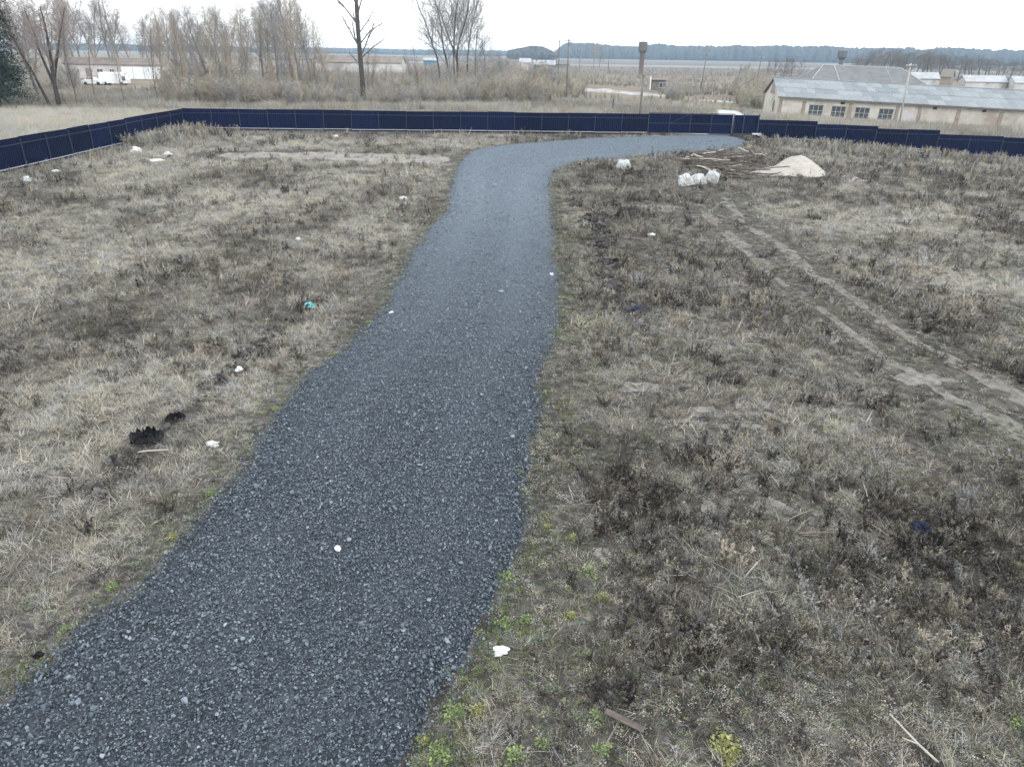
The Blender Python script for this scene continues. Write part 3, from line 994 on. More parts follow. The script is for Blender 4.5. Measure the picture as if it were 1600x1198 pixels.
scatter('rim_grass', C_GRASS, np.column_stack([rp[:, 0], rp[:, 1], terrain(rp[:, 0], rp[:, 1]) + .02 * in_poly(rp[:, 0], rp[:, 1], ROAD)]), rand_rot(n, .15), np.stack([rp[:, 2], rp[:, 2], rp[:, 2] * .7], -1),
        RNG.integers(0, 8, n), np.clip(rp[:, 3] + RNG.normal(0, .16, n), 0, 1), 'short trodden grass along the rims of the road and wheel tracks', 'grass')

# moss and low green between the stalks
x, y, s = field_points([(2, 14, -14, 14, 60, .8), (14, 30, -22, 26, 22, 1.2), (30, 62, -28, 38, 7, 1.8)])
gmask = sstep(.46, .64, fbm(x, y, 2.2, 91, 3)) * np.where(x > 0, 1.0, .35) + .8 * (1 - sstep(.2, 1.1, rim(x, y)))
k = RNG.uniform(0, 1, len(x)) < gmask
x, y, s = x[k], y[k], s[k]; n = len(x)
scatter('moss', C_MOSS, np.stack([x, y, terrain(x, y) + .005], -1), rand_rot(n, .1), np.stack([s, s, s * .7], -1),
        RNG.integers(0, 4, n), RNG.uniform(.1, .9, n), 'grey-green moss between the weeds', 'moss')

C_GREEN = proto_collection('green_leaves', [plant_mesh('green', leafy_clump(r_, 60, .07, .012, .034)) for _ in range(4)], M['green'])
x, y, s = field_points([(2, 12, -10, 5, 110, .8), (12, 30, -8, 5, 50, 1.1), (30, 62, -5, 6, 18, 1.5)])
rd = rim(x, y)
k = RNG.uniform(0, 1, len(x)) < (np.exp(-(rd / .28) ** 2) + np.where(x > -1.5, .75, .0) * np.exp(-(rd / 1.5) ** 2)) * sstep(.42, .66, fbm(x, y, .7, 99, 3)) * .9
x, y, s = x[k], y[k], s[k]; n = len(x)
scatter('green_sprouts', C_GREEN, np.stack([x, y, terrain(x, y) + .01], -1), rand_rot(n, .15), np.stack([s, s, s * .7], -1),
        RNG.integers(0, 4, n), np.clip(RNG.normal(.48, .2, n), 0, 1), 'small yellow-green sprouts along the rims of the road', 'sprouts')

# dead leaf bits and broken stalks lying between the plants
C_LITTER = proto_collection('leaf_bit', [plant_mesh('leaf_bits', leafy_clump(r_, 34, .10, .012, .034)) for _ in range(4)], M['straw'])
x, y, s = field_points([(2, 10, -11, 11, 70, .9), (10, 18, -18, 19, 45, 1.05), (18, 32, -26, 30, 16, 1.4)])
k = RNG.uniform(0, 1, len(x)) < np.where(x > 0, .9, .35) * (.25 + .75 * sstep(.3, .6, fbm(x, y, .9, 97, 2)))
x, y, s = x[k], y[k], s[k]; n = len(x)
scatter('leaf_litter', C_LITTER, np.stack([x, y, terrain(x, y) + .01 + .05 * RNG.uniform(0, 1, n) ** 2], -1), rand_rot(n, .15), np.stack([s, s, s], -1),
        RNG.integers(0, 4, n), np.clip(RNG.normal(.46, .24, n), 0, .72), 'pale bits of dead leaf and stalk strewn between the weeds', 'leaf litter')

# tall pale weeds along the inside of the fence
pts = []
for _ in range(1900):
    q = RNG.uniform()
    if q < .30: pts.append((-30.2 + abs(RNG.normal(0, 1.1)), RNG.uniform(36, 73)))
    elif q < .48: pts.append((-29.5 + abs(RNG.normal(0, 2.0)), RNG.uniform(58, 72)))
    elif q < .54: pts.append((RNG.uniform(-30, 11), 73.0 - abs(RNG.normal(0, .9))))
    else:
        xx = RNG.uniform(23, 50); pts.append((xx, 73.6 - (xx - 23) * .225 - .4 - abs(RNG.normal(0, 4.0))))
pts = np.array(pts); n = len(pts)
pk = fbm(pts[:, 0], pts[:, 1], 3.0, 15, 2) + RNG.normal(0, .1, n) > .40
pts = pts[pk]; n = len(pts)
s = RNG.uniform(.4, 1.0, n) * np.where((pts[:, 0] < -27) & (pts[:, 1] < 58), .55, 1) * np.where((pts[:, 0] < -28) & (pts[:, 1] > 58), 1.35, 1) * np.where((pts[:, 1] > 70) & (pts[:, 0] < 12), .6, 1)
scatter('tall_weeds', C_TALL, np.stack([pts[:, 0], pts[:, 1], terrain(pts[:, 0], pts[:, 1])], -1), rand_rot(n, .1), np.stack([s, s, s], -1),
        RNG.integers(0, 4, n), np.clip(RNG.normal(.66, .12, n), 0, 1.1), 'tall pale dead weeds growing along the inside of the blue fence', 'weeds')

# soil clods thrown up in two lines beside the road
cl = []
for px, w, dn in CLOD_PX:
    c_ = resample([ground_at(*p) for p in px], .05)
    s_ = np.arange(len(c_)) * .05
    pr_ = sstep(.42, .6, fbm(s_, s_ * 0 + w, 1.0, int(w * 100), 2))
    for q, pp in zip(c_, pr_):
        for _ in range(RNG.poisson(dn * .05 * (pp + .25))):
            cl.append((q[0] + RNG.normal(0, w), q[1] + RNG.normal(0, w)))
cl = np.array(cl); n = len(cl); s = .055 * np.exp(RNG.normal(0, .55, n)) * np.where(cl[:, 0] > 2, 1.7, 1)
scatter('soil_clods', C_CLOD, np.stack([cl[:, 0], cl[:, 1], terrain(cl[:, 0], cl[:, 1]) + .03 + s * .2], -1), rand_rot(n, .6), np.stack([s * 1.3, s, s], -1),
        RNG.integers(0, 4, n), RNG.uniform(0, 1, n), 'dark clods of dug soil in a broken line beside the road', 'soil')

# small pale stones strewn on the near ground
x, y, s = field_points([(3, 14, -12, 12, 9, .035)])
k = x > -1.5; x, y, s = x[k], y[k], s[k] * np.exp(RNG.normal(0, .4, k.sum())); n = len(x)
scatter('loose_stones', C_STONE, np.stack([x, y, terrain(x, y) + .02], -1), rand_rot(n, .5), np.stack([s, s, s], -1), RNG.integers(0, 8, n), np.zeros(n),
        'loose blue-grey stones strewn among the weeds', 'stones')

# meadow grass outside the fence
bands = [(74.2, 95, -75, 60, 7, 1.0), (95, 125, -95, 60, 2.6, 1.5), (88, 108, 34, 75, 5, 1.7)]
X, Y, S = [], [], []
for y0, y1, x0, x1, dn, sc in bands:
    n = int((y1 - y0) * (x1 - x0) * dn)
    X.append(RNG.uniform(x0, x1, n)); Y.append(RNG.uniform(y0, y1, n)); S.append(np.full(n, sc))
n = 11000
X.append(RNG.uniform(-75, -31.2, n)); Y.append(RNG.uniform(38, 75, n)); S.append(np.full(n, 1.0))
x, y, s = np.concatenate(X), np.concatenate(Y), np.concatenate(S)
k = (np.abs(x - np.interp(y, c0[:, 1], c0[:, 0])) > 2.3) | (y > 124)
k &= ~((x > 35.5) & (y > 108.6 - (x - 36.8) * .134)) & ~((x > 23) & (y < 73.9 - (x - 23) * .225 + .5))
k &= RNG.uniform(0, 1, len(x)) < sstep(.25, .5, fbm(x, y, 6, 19, 3)) + .25
x, y, s = x[k], y[k], s[k]; n = len(x); s = s * np.exp(RNG.normal(0, .25, n))
tm = .70 + .5 * (fbm(x, y, 9, 23, 3) - .5) + .26 * (x < -25) * (y < 92)
scatter('meadow_grass', C_MEADOW, np.stack([x, y, terrain(x, y)], -1), rand_rot(n, .1), np.stack([s, s, s * .75], -1),
        RNG.integers(0, 4, n), np.clip(tm, 0, 1.1), 'pale straw-coloured meadow grass outside the blue fence', 'grass')

# ------------------------------------------------------------------ blue sheet fence
BAY, FH = 2.62, 1.92


def panel_mesh(w, h):
    """profiled steel sheet: trapezoid ribs, 8 mm returns give it thickness"""
    prof = []
    x = -w / 2
    while x < w / 2 - .01:
        prof += [(x, 0), (x + .07, 0), (x + .10, .03), (x + .17, .03)]
        x += .20
    prof = [(min(a, w / 2), b) for a, b in prof] + [(w / 2, 0)]
    v, f = [], []
    for a, b in prof:
        v += [(a, b, 0), (a, b, h)]
    for i in range(len(prof) - 1):
        f.append((2 * i, 2 * i + 2, 2 * i + 3, 2 * i + 1))
    n = len(v)
    for a, b in prof:
        v += [(a, b + .004, 0), (a, b + .004, h)]
    for i in range(len(prof) - 1):
        f.append((n + 2 * i, n + 2 * i + 1, n + 2 * i + 3, n + 2 * i + 2))
        f.append((2 * i + 1, 2 * i + 3, n + 2 * i + 3, n + 2 * i + 1))
    me = mesh_from('panel', v, f)
    me.materials.append(M['blue'])
    return me


ME_PANEL = panel_mesh(BAY + .06, FH - .10)
ME_POST = MB().box((0, 0, FH * .48), (.05, .05, FH * .96)).mesh('post'); ME_POST.materials.append(M['post'])
ME_RAILU = MB().box((0, 0, 0), (BAY - .064, .03, .04)).mesh('rail'); ME_RAILU.materials.append(M['rail_up'])
ME_RAILL = MB().box((0, 0, 0), (BAY - .064, .045, .055)).mesh('rail'); ME_RAILL.materials.append(M['rail_low'])


def fence_run(p0, p1, n, label, step_every, seed, first_post=True, h=1.0):
    """posts on the plot side, two rails between posts, one sheet per bay; sheets step in pairs or more with the land"""
    p0, p1 = Vector(p0), Vector(p1)
    d = (p1 - p0); L_ = d.length; rz = math.atan2(d.y, d.x)
    root = empty('sheet_fence', (p0.x, p0.y, zg(p0.x, p0.y)), rz)
    tag(root, label, 'fence', 'blue sheet fence round the plot')
    bay = L_ / n; rn = random.Random(seed); z0 = root.location.z
    lvl = 0
    sx = bay / BAY
    for i in range(n):
        if i % step_every == 0:
            mid = p0 + d * ((i + step_every * .5) / n)
            lvl = base_terrain(mid.x, mid.y) - z0 + rn.uniform(-.06, .06)
        xm = (i + .5) * bay
        o = link('panel', ME_PANEL, None, root, (xm, .05 + .007 * (i % 2), lvl + .10 + rn.gauss(0, .012))); o.scale = (sx, 1, h)
        o.rotation_euler = (rn.gauss(0, .012), rn.gauss(0, .004), 0)
        o = link('rail', ME_RAILU, None, root, (xm, .012, lvl + FH * h * .80)); o.scale = (sx, 1, 1)
        o = link('rail', ME_RAILL, None, root, (xm, -.004, lvl + .24 + rn.uniform(-.02, .02))); o.scale = (sx, 1, 1)
        if i or first_post:
            o = link('post', ME_POST, None, root, (i * bay, 0, lvl - .05)); o.scale = (1, 1, h)
            o.rotation_euler = (rn.gauss(0, .008), rn.gauss(0, .012), 0)
    return root


fence_run((-30.7, 33.5), (-30.85, 71.0), 14, 'blue sheet fence on the left, running back towards the bare trees', 5, 1)
fence_run((-30.88, 71.02), (12.68, 73.66), 17, 'long blue sheet fence across the back, behind the bend of the road', 6, 2)
fence_run((23.2, 73.66), (52.0, 67.3), 11, 'blue sheet fence stepping down on the right before the whitewashed barn', 2, 3)

# sliding gate
gate = empty('sliding_gate', (12.72, 73.58, zg(12.75, 73.6)))
tag(gate, 'blue sliding gate with a diagonal brace where the gravel road leaves', 'gate')
GW = 8.0
for k in range(4):
    o = link('panel', ME_PANEL, None, gate, (GW * (k + .5) / 4, .05 + .007 * (k % 2), .22)); o.scale = (GW / 4 / BAY, 1, .96)
for k in range(5):
    MB().box((GW * k / 4, 0, 1.13), (.06, .05, 1.86)).build('upright', M['post'], gate)
for z in (.24, 1.1, 2.03):
    MB().box((GW / 2, -.004, z), (GW - .07, .045, .05)).build('rail', M['rail_up'] if z > .3 else M['post'], gate)
_a = math.atan2(.88, 2.0 - .07)
MB().box((GW * .375, -.035, 1.56), (2.1, .025, .04), rot=Matrix.Rotation(-_a, 3, 'Y')).build('brace', M['post'], gate)
MB().box((.9, .02, .10), (1.6, .12, .10)).build('track', M['dark_conc'], gate)

gp = empty('gate_post', (20.85, 73.45, zg(20.85, 73.45)))
tag(gp, 'blue sheeted gate bay on a black concrete block beside the sliding gate', 'gate post')
o = link('panel', ME_PANEL, None, gp, (1.2, .18, .18)); o.scale = (.93, 1, 1.0)
for xx in (.0, .95, 2.38):
    MB().box((xx, .10, 1.05), (.09, .08, 2.1)).build('post', M['post'], gp)
MB().box((.9, -.12, .16), (2.2, .34, .40)).build('block', M['dark_conc'], gp)
MB().box((2.25, -.2, .36), (.85, .3, .12)).box((2.55, -.2, .26), (.3, .28, .14)).build('cap', M['white'], gp)

# ------------------------------------------------------------------ bare trees
UP = np.array([0, 0, 1.0])


def grow(rng, P):
    """branch skeleton: list of (level, points, radii)"""
    out = []

    def go(p, d, L_, r, lev):
        n = P['seg'][lev]
        pts = [p]; dd = d
        for i in range(n):
            dd = dd + rng.normal(0, P['wob'][lev], 3) + UP * P['up'][lev]
            dd = dd / np.linalg.norm(dd); p = p + dd * L_ / n; pts.append(p)
        tip = P['tip'][lev]
        rad = [r * (1 - (1 - tip) * (i / n) ** .9) for i in range(n + 1)]
        out.append((lev, pts, rad))
        if lev >= P['max']: return
        nc = max(1, int(P['n'][lev] * rng.uniform(.75, 1.25)))
        az = rng.uniform(0, 6.28)
        for c in range(nc):
            t = P['t0'][lev] + (1 - P['t0'][lev]) * ((c + rng.uniform(0, 1)) / nc)
            t = min(t, .995)
            i = min(int(t * n), n - 1); fr = t * n - i
            q = pts[i] * (1 - fr) + pts[i + 1] * fr
            ax = pts[i + 1] - pts[i]; ax = ax / np.linalg.norm(ax)
            az += 2.4 + rng.normal(0, .5)
            s = np.cross(ax, [.37, .89, .21]); s /= np.linalg.norm(s); s2 = np.cross(ax, s)
            an = P['ang'][lev] * rng.uniform(.7, 1.25)
            cd = ax * math.cos(an) + (s * math.cos(az) + s2 * math.sin(az)) * math.sin(an)
            cl_ = P['len'][lev] * L_ * (1 - P['fall'][lev] * (t - P['t0'][lev])) * rng.uniform(.6, 1.15)
            rr = min(rad[i] * .75, max(P['rmin'], rad[i] * P['rr'][lev]))
            go(q, cd, cl_, rr, lev + 1)
    for b in P['stems']:
        go(np.array(b[0], float), np.array(b[1], float) / np.linalg.norm(b[1]), b[2], b[3], 0)
    return out


def tree_meshes(name, seed, P):
    rng = np.random.default_rng(seed)
    sk = grow(rng, P)
    tr, cr = MB(), MB()
    for lev, pts, rad in sk:
        if lev == 0: tr.tube(pts, rad, 9)
        else: cr.tube(pts, rad, (9, 5, 4, 3, 2)[lev] if lev < 4 else 3, cap=False)
    return tr.mesh(name + '_trunk', True), cr.mesh(name + '_crown')


def TP(h, r, stems=None, **k):
    d = dict(seg=[9, 6, 4, 3, 2], wob=[.04, .12, .16, .2, .2], up=[.02, .07, .05, .03, .02], tip=[.25, .3, .35, .5, .5], n=[16, 7, 5, 4], t0=[.25, .2, .15, .1],
             ang=[.75, .75, .8, .8], len=[.42, .5, .5, .5], fall=[.75, .5, .4, .3], rr=[.45, .5, .55, .6], rmin=.011, max=4)
    d.update(k)
    d['stems'] = stems or [((0, 0, -.1), (0, 0, 1), h, r)]
    return d


VAR = {}
for k in range(5):
    VAR['upright', k] = tree_meshes('bare_tree', 100 + k, TP(14, .14, n=[28, 8, 6, 4], ang=[.5, .65, .75, .8], len=[.42, .55, .6, .65], up=[.02, .11, .07, .04, .02], rmin=.019, wob=[.07, .14, .18, .2, .2]))
for k in range(4):
    VAR['spreading', k] = tree_meshes('spreading_tree', 200 + k, TP(11, .18, n=[20, 9, 6, 4], ang=[.85, .75, .8, .8], len=[.52, .55, .6, .6], rmin=.018, wob=[.08, .14, .18, .2, .2]))
for k in range(5):
    VAR['slim', k] = tree_meshes('slim_tree', 300 + k, TP(10, .075, n=[30, 8, 6], max=3, ang=[.5, .6, .7, .8], len=[.30, .5, .6], up=[.01, .10, .06, .03], rmin=.013, t0=[.12, .15, .15]))


def tree(name, kind, k, x, y, h, label, mat, group=None, rz=None, mat_t=None, wide=1.0, sub=None):
    tr, cr = VAR[kind, k]
    nom = {'upright': 14.0, 'spreading': 11.0, 'slim': 10.0}[kind]
    sc = h / (nom * 1.08)
    root = empty(name, (x, y, zg(x, y)), RNG.uniform(0, 6.28) if rz is None else rz)
    tag(root, label, 'tree', group)
    mt = M[mat_t or 'bark']
    for nm, me, mm in (('trunk', tr, mt), ('crown', cr, M[mat])):
        if not me.materials: me.materials.append(mm)
        o = link(nm, me, None, root)
        o.material_slots[0].link = 'OBJECT'; o.material_slots[0].material = mm
        o.scale = (sc * wide, sc * wide, sc)
    return root


# big pollarded tree standing alone above the fence
x, y = ground_at(568, 160)
rngp = np.random.default_rng(5)
sk = []
tr, cr = MB(), MB()
tp = [np.array([0, 0, -.1]), np.array([.05, 0, 3]), np.array([-.05, .05, 6]), np.array([-.12, .1, 9.5]), np.array([-.1, .1, 13.2])]
tr.tube(tp, [.42, .36, .33, .31, .29], 12)
for lv, tt, az, an, ln, r0 in ((6.2, .0, 1.05, .85, 5.2, .13), (6.9, .0, 2.0, .95, 5.4, .14), (6.0, .0, -.3, 1.0, 4.6, .12), (7.5, 0, 3.4, .7, 4.8, .13), (10.2, 0, 3.0, .55, 6.5, .15),
                              (11.5, 0, .2, .35, 6.0, .13), (12.8, 0, 3.3, .3, 6.5, .15), (13.1, 0, -.2, .22, 6.0, .15), (13.1, 0, 1.4, .45, 5.0, .12), (8.6, 0, -1.7, .75, 4.0, .11),
                              (12.6, 0, -2.0, .5, 4.6, .11), (9.4, 0, .3, .9, 3.6, .1), (5.2, 0, 3.2, 1.1, 2.2, .07), (7.9, 0, 0.1, .8, 4.6, .11)):
    base = np.array([0, 0, lv])
    d = np.array([math.cos(az) * math.sin(an), math.sin(az) * math.sin(an) * .5, math.cos(an)])
    Pb = TP(0, 0, [(base, d, ln, r0)], seg=[6, 3, 3], n=[9, 4], max=2, t0=[.3, .2], ang=[.55, .65], len=[.36, .45], up=[.05, .08, .03], wob=[.09, .14, .2], rr=[.5, .5], rmin=.024, tip=[.45, .4, .5])
    for lev, pts, rad in grow(rngp, Pb):
        cr.tube(pts, rad, (6, 4, 3)[lev], cap=True)
big = empty('pollarded_tree', (x, y, zg(x, y)))
tag(big, 'tall pollarded tree with a thick trunk and cut-back bare branches behind the fence', 'tree')
tr.build('trunk', M['bark_dark'], big, True)
cr.build('crown', M['bark'], big)

# poplar clump standing against the sky
def stand(u, v, kind, k, h, label, mat, name='bare_tree', group=None, mat_t=None, wide=1.0):
    x, y = ground_at(u, v)
    return tree(name, kind, k, x, y, h, label, mat, group, None, mat_t, wide)


stand(716, 143, 'upright', 0, 23, 'dense dark bare poplar, thickest of the clump against the sky', 'twig_grey', 'poplar', None, 'bark_dark', 1.15)
stand(708, 143, 'upright', 3, 24, 'bare poplar growing tight against the thickest one of the clump', 'twig_grey', 'poplar', None, 'bark_dark', .9)
stand(729, 140, 'upright', 4, 22, 'smaller bare poplar just right of the thickest poplar', 'twig_grey', 'poplar', None, 'bark_dark', 1.0)
stand(690, 144, 'upright', 2, 21, 'slender bare tree standing clear on the left edge of the poplar clump', 'twig_grey', 'bare_tree', None, 'bark_dark', 1.0)
stand(720, 136, 'upright', 2, 24, 'tall bare poplar standing behind the thickest one of the clump', 'twig_grey', 'poplar', None, 'bark_dark', 1.2)
stand(702, 137, 'spreading', 3, 20, 'broad bare tree behind the left side of the poplar clump', 'twig_grey', 'bare_tree', None, 'bark_dark', .9)
stand(757, 146, 'spreading', 1, 11, 'low bushy bare tree to the right of the poplar clump', 'twig_grey')
stand(744, 148, 'spreading', 0, 13, 'medium bushy bare tree close under the poplar clump', 'twig_grey')
stand(785, 150, 'spreading', 2, 7.5, 'small bare tree above the brush where the far woods begin', 'twig_grey')
stand(655, 150, 'slim', 1, 9, 'thin straight sapling between the pollarded tree and the poplars', 'twig')
stand(577, 156, 'slim', 2, 8.5, 'thin straight sapling right beside the pollarded trunk', 'twig')

for i in range(28):
    u = 520 + i * 12 + RNG.uniform(-5, 5)
    stand(u, RNG.uniform(138, 157), 'slim', i % 5, RNG.uniform(4.5, 8.0), 'low bare sapling in the brush, %d%s rightwards from the pollarded tree' % (i + 1, {1: 'st', 2: 'nd', 3: 'rd'}.get((i + 1) % 10 if (i + 1) // 10 != 1 else 0, 'th')), ('twig_tan', 'twig_grey', 'twig_red')[i % 3],
          'sapling', 'saplings in the brush behind the fence', 'twig', 1.3)

# trees on the left
x, y = ground_at(94, 170)
b2 = TP(13, .3, [((0, 0, -.1), (.02, 0, 1), 11.5, .30), ((.1, 0, 3.3), (.45, 0, 1), 8.5, .17), ((-.1, 0, 2.8), (-.35, .1, 1), 9.0, .18), ((-1.4, .6, -.1), (-.22, 0, 1), 10, .19)],
        n=[14, 8, 6, 4], ang=[.55, .65, .7, .8], len=[.42, .55, .6, .6], up=[.03, .08, .05, .03, .02], rmin=.013, t0=[.3, .2, .15, .1])
t_, c_ = tree_meshes('forked_tree', 55, b2)
ft = empty('forked_tree', (x, y, zg(x, y)))
tag(ft, 'dark bare tree forking low into several stems beside the conifer', 'tree')
link('trunk', t_, M['bark_dark'], ft); link('crown', c_, M['twig_red'], ft)

LT = [(64, 160, 'spreading', 2, 13.5, 'twig_red', 'wide reddish bare tree close behind the forked tree'), (122, 168, 'slim', 0, 10, 'twig', 'thin bare tree with a leaning stem just right of the forked tree'),
      (150, 160, 'slim', 3, 10, 'twig_tan', 'thin tan sapling in front of the white van'),
      (196, 165, 'slim', 4, 9, 'twig_tan', 'thin bare sapling in front of the white garage doors'),
      (247, 160, 'slim', 2, 11, 'twig', 'dark slim tree at the end of the white shed'),
      (289, 157, 'slim', 1, 12, 'twig_tan', 'tall slim bare tree above the corner of the fence')]
for u, v, kd, k, h, mt, lb in LT: stand(u, v, kd, k, h, lb, mt, 'bare_tree')
for i in range(22):
    u = 262 + i * 11.5 + RNG.uniform(-5, 5); v = RNG.uniform(136, 158)
    stand(u, v, 'slim' if i % 3 else 'upright', i % 5, RNG.uniform(9.5, 14) * (1.15 if u > 420 else 1), 'slim bare tree of the thicket behind the fence, %s from its left end' % ('%d%s' % (i + 1, {1: 'st', 2: 'nd', 3: 'rd'}.get((i + 1) % 10 if (i + 1) // 10 != 1 else 0, 'th'))), ('twig_tan', 'twig_grey', 'twig_red')[i % 3],
          'slim_tree', 'slim trees of the thicket behind the fence', ('twig_tan', 'twig_grey', 'twig')[i % 3])
for i, (u, v, h) in enumerate(((437, 150, 15), (462, 146, 17), (474, 143, 19), (488, 145, 15), (415, 148, 13.5), (355, 149, 13), (330, 147, 13.5))):
    stand(u, v, 'upright' if i % 2 else 'spreading', i % 4, h, 'tall bare tree of the thicket, %s leftwards from the pollarded tree' % ('fourth', 'third', 'second', 'first', 'fifth', 'sixth', 'seventh')[i], 'twig_grey', 'bare_tree', 'taller trees of the thicket', 'twig')
def nth(i):
    return '%d%s' % (i, {1: 'st', 2: 'nd', 3: 'rd'}.get(i % 10 if i // 10 != 1 else 0, 'th'))


WHERE = [(45, 'behind the dark conifer'), (112, 'behind the forked tree'), (170, 'above the white van'), (250, 'above the garage doors of the white shed'), (335, 'behind the thicket at the fence corner'), (410, 'behind the middle of the thicket'), (999, 'behind the thicket nearest the pollarded tree')]
CNT = {}
ORD = 'first second third fourth fifth sixth seventh eighth ninth tenth eleventh twelfth thirteenth fourteenth fifteenth sixteenth seventeenth eighteenth nineteenth twentieth'.split()
for i in range(44):
    u = -60 + i * 12.2 + RNG.uniform(-6, 6)
    top = np.interp(u, [-60, 60, 200, 235, 300, 420, 480], [0, 0, 2, 26, 18, 14, 22])
    x, y = ground_at(u, (112, 117, 122)[i % 3] + RNG.uniform(-1.5, 1.5))
    pm = FPX / (y * math.cos(PITCH))
    h = (118 - top) / pm * RNG.uniform(.80, 1.02)
    wh_ = next(t_ for lim, t_ in WHERE if u < lim); CNT[wh_] = CNT.get(wh_, 0) + 1
    tree('bare_tree', 'upright' if i % 3 else 'spreading', i % 4, x, y, h, 'large bare tree %s, %s from the left there' % (wh_, nth(CNT[wh_])), ('twig_grey', 'twig_red', 'twig')[i % 3],
         'tall bare trees behind the white shed', None, ('twig_grey', 'twig', 'twig_red')[i % 3], 1.25 if i % 3 else 1.05)

# dark conifer at the left edge
def conifer(x, y, h, label, seed):
    rng = np.random.default_rng(seed)
    root = empty('conifer', (x, y, zg(x, y))); tag(root, label, 'tree')
    MB().tube([(0, 0, -.1), (.05, 0, h * .5), (0, 0, h)], [.26, .17, .03], 9).build('trunk', M['bark_dark'], root, True)
    v, f = [], []
    mb = MB()
    z = 1.6
    while z < h * .985:
        R = (1 - z / h) ** .75 * h * .15 + .5
        for b in range(int(rng.integers(7, 11))):
            az = rng.uniform(0, 6.28); L_ = R * rng.uniform(.65, 1.12)
            d = np.array([math.cos(az), math.sin(az), 0]); p = np.array([0, 0, z + rng.uniform(-.2, .2)])
            n = 7; pts = [p]
            for i in range(n):
                p = p + (d + UP * (.18 - .62 * i / n)) * L_ / n; pts.append(p)
            mb.tube([pts[0], pts[3], pts[7]], [.03, .02, .006], 3, cap=False)
            for i in range(1, n + 1):
                for q in range(int(8 + 10 * R / 4)):
                    o = pts[i] + rng.normal(0, .16 + .05 * R, 3) * [1, 1, .6]
                    e = rng.normal(0, 1, 3); e[2] = e[2] * .5 - .25; e /= np.linalg.norm(e)
                    s = np.cross(e, rng.normal(0, 1, 3)); s /= np.linalg.norm(s)
                    l_ = rng.uniform(.16, .36); w = rng.uniform(.035, .08); n0 = len(v)
                    v += [o, o + e * l_ * .6 + s * w, o + e * l_, o + e * l_ * .6 - s * w]; f.append((n0, n0 + 1, n0 + 2, n0 + 3))
        z += rng.uniform(.28, .45)
    n0 = len(mb.v); mb.v += [tuple(q) for q in v]; mb.f += [tuple(n0 + i for i in q) for q in f]
    mb.build('crown', M['needle'], root)


x, y = ground_at(12, 172)
conifer(x - .8, y, 25, 'dark green conifer at the left edge of the picture', 3)
x, y = ground_at(-52, 160)
conifer(x, y, 17, 'second dark conifer, mostly outside the picture on the left', 4)

# brushwood thicket behind the fence
C_BRUSH = proto_collection('brush_shrub', [plant_mesh('brush', weed_plant(r_, 16, 1.8, 4.6, 7, 3, .20, 4.5, 13, .32)) for _ in range(4)], M['brush'])
for me in [o.data for o in C_BRUSH.objects]:
    co = np.zeros(len(me.vertices) * 3, np.float32)
bp = []
for u0, u1, v0, v1, n, hh in ((255, 860, 146, 166, 1500, .9), (255, 860, 128, 148, 1200, 1.2), (110, 270, 140, 166, 420, .36), (850, 1190, 150, 172, 260, .3), (850, 1190, 108, 150, 2600, .30), (860, 915, 120, 155, 110, .8), (1042, 1072, 132, 160, 70, .75),
                              (1150, 1205, 118, 175, 260, .95), (-60, 120, 150, 168, 240, .5), (640, 800, 118, 130, 300, 1.1), (-40, 120, 128, 146, 300, 1.0)):
    for _ in range(n):
        u, v = RNG.uniform(u0, u1), RNG.uniform(v0, v1)
        x, y = ground_at(u, v)
        if abs(x - np.interp(y, c0[:, 1], c0[:, 0])) < 3 and y < 125: continue
        if (x > 34.5 and y > 96 and y < 130): continue
        if hh == .30 and (890 < u < 1030 and 134 < v < 154): continue
        top = np.interp(u, [255, 300, 520, 545, 620, 700, 780, 840, 870, 1200], [.7, .85, .62, .5, .5, .75, .9, .8, 1, 1])
        bp.append((x, y, hh * RNG.uniform(.45, 1.15) * top * (1 if v > 140 else 1.1)))
bp = np.array(bp)
n = len(bp)
k = (fbm(bp[:, 0], bp[:, 1], 7, 33, 3) + RNG.normal(0, .1, n)) > .36
bp = bp[k]; n = len(bp)
scatter('brushwood', C_BRUSH, np.column_stack([bp[:, 0], bp[:, 1], terrain(bp[:, 0], bp[:, 1])]), rand_rot(n, .06), np.stack([bp[:, 2] * 1.25, bp[:, 2] * 1.25, bp[:, 2]], -1),
        RNG.integers(0, 4, n), np.clip(.5 + .9 * (fbm(bp[:, 0], bp[:, 1], 11, 35, 2) - .5) + RNG.normal(0, .12, n), 0, 1.1), 'tangled tan brushwood behind the blue fence', 'brushwood')

# ------------------------------------------------------------------ buildings
def window(parent, cx, z0, w, h, y, cols, rows, frame='winframe'):
    f = MB()
    t = .07
    f.box((cx - w / 2 + t / 2, y, z0 + h / 2), (t, .09, h)).box((cx + w / 2 - t / 2, y, z0 + h / 2), (t, .09, h))
    f.box((cx, y, z0 + t / 2), (w - 2 * t, .09, t)).box((cx, y, z0 + h - t / 2), (w - 2 * t, .09, t))
    for c in range(1, cols): f.box((cx - w / 2 + w * c / cols, y, z0 + h / 2), (.055, .08, h - 2 * t))
    for r in range(1, rows):
        for c in range(cols):
            f.box((cx - w / 2 + w * (c + .5) / cols, y + .004, z0 + h * r / rows), (w / cols - .06, .07, .05))
    wd = f.build('window', M[frame], parent)
    for c in range(cols):
        for r in range(rows):
            MB().box((cx - w / 2 + w * (c + .5) / cols, y + .02, z0 + h * (r + .5) / rows), (w / cols - .05, .02, h / rows - .045)).build('pane', M['glass'], wd)
    return wd


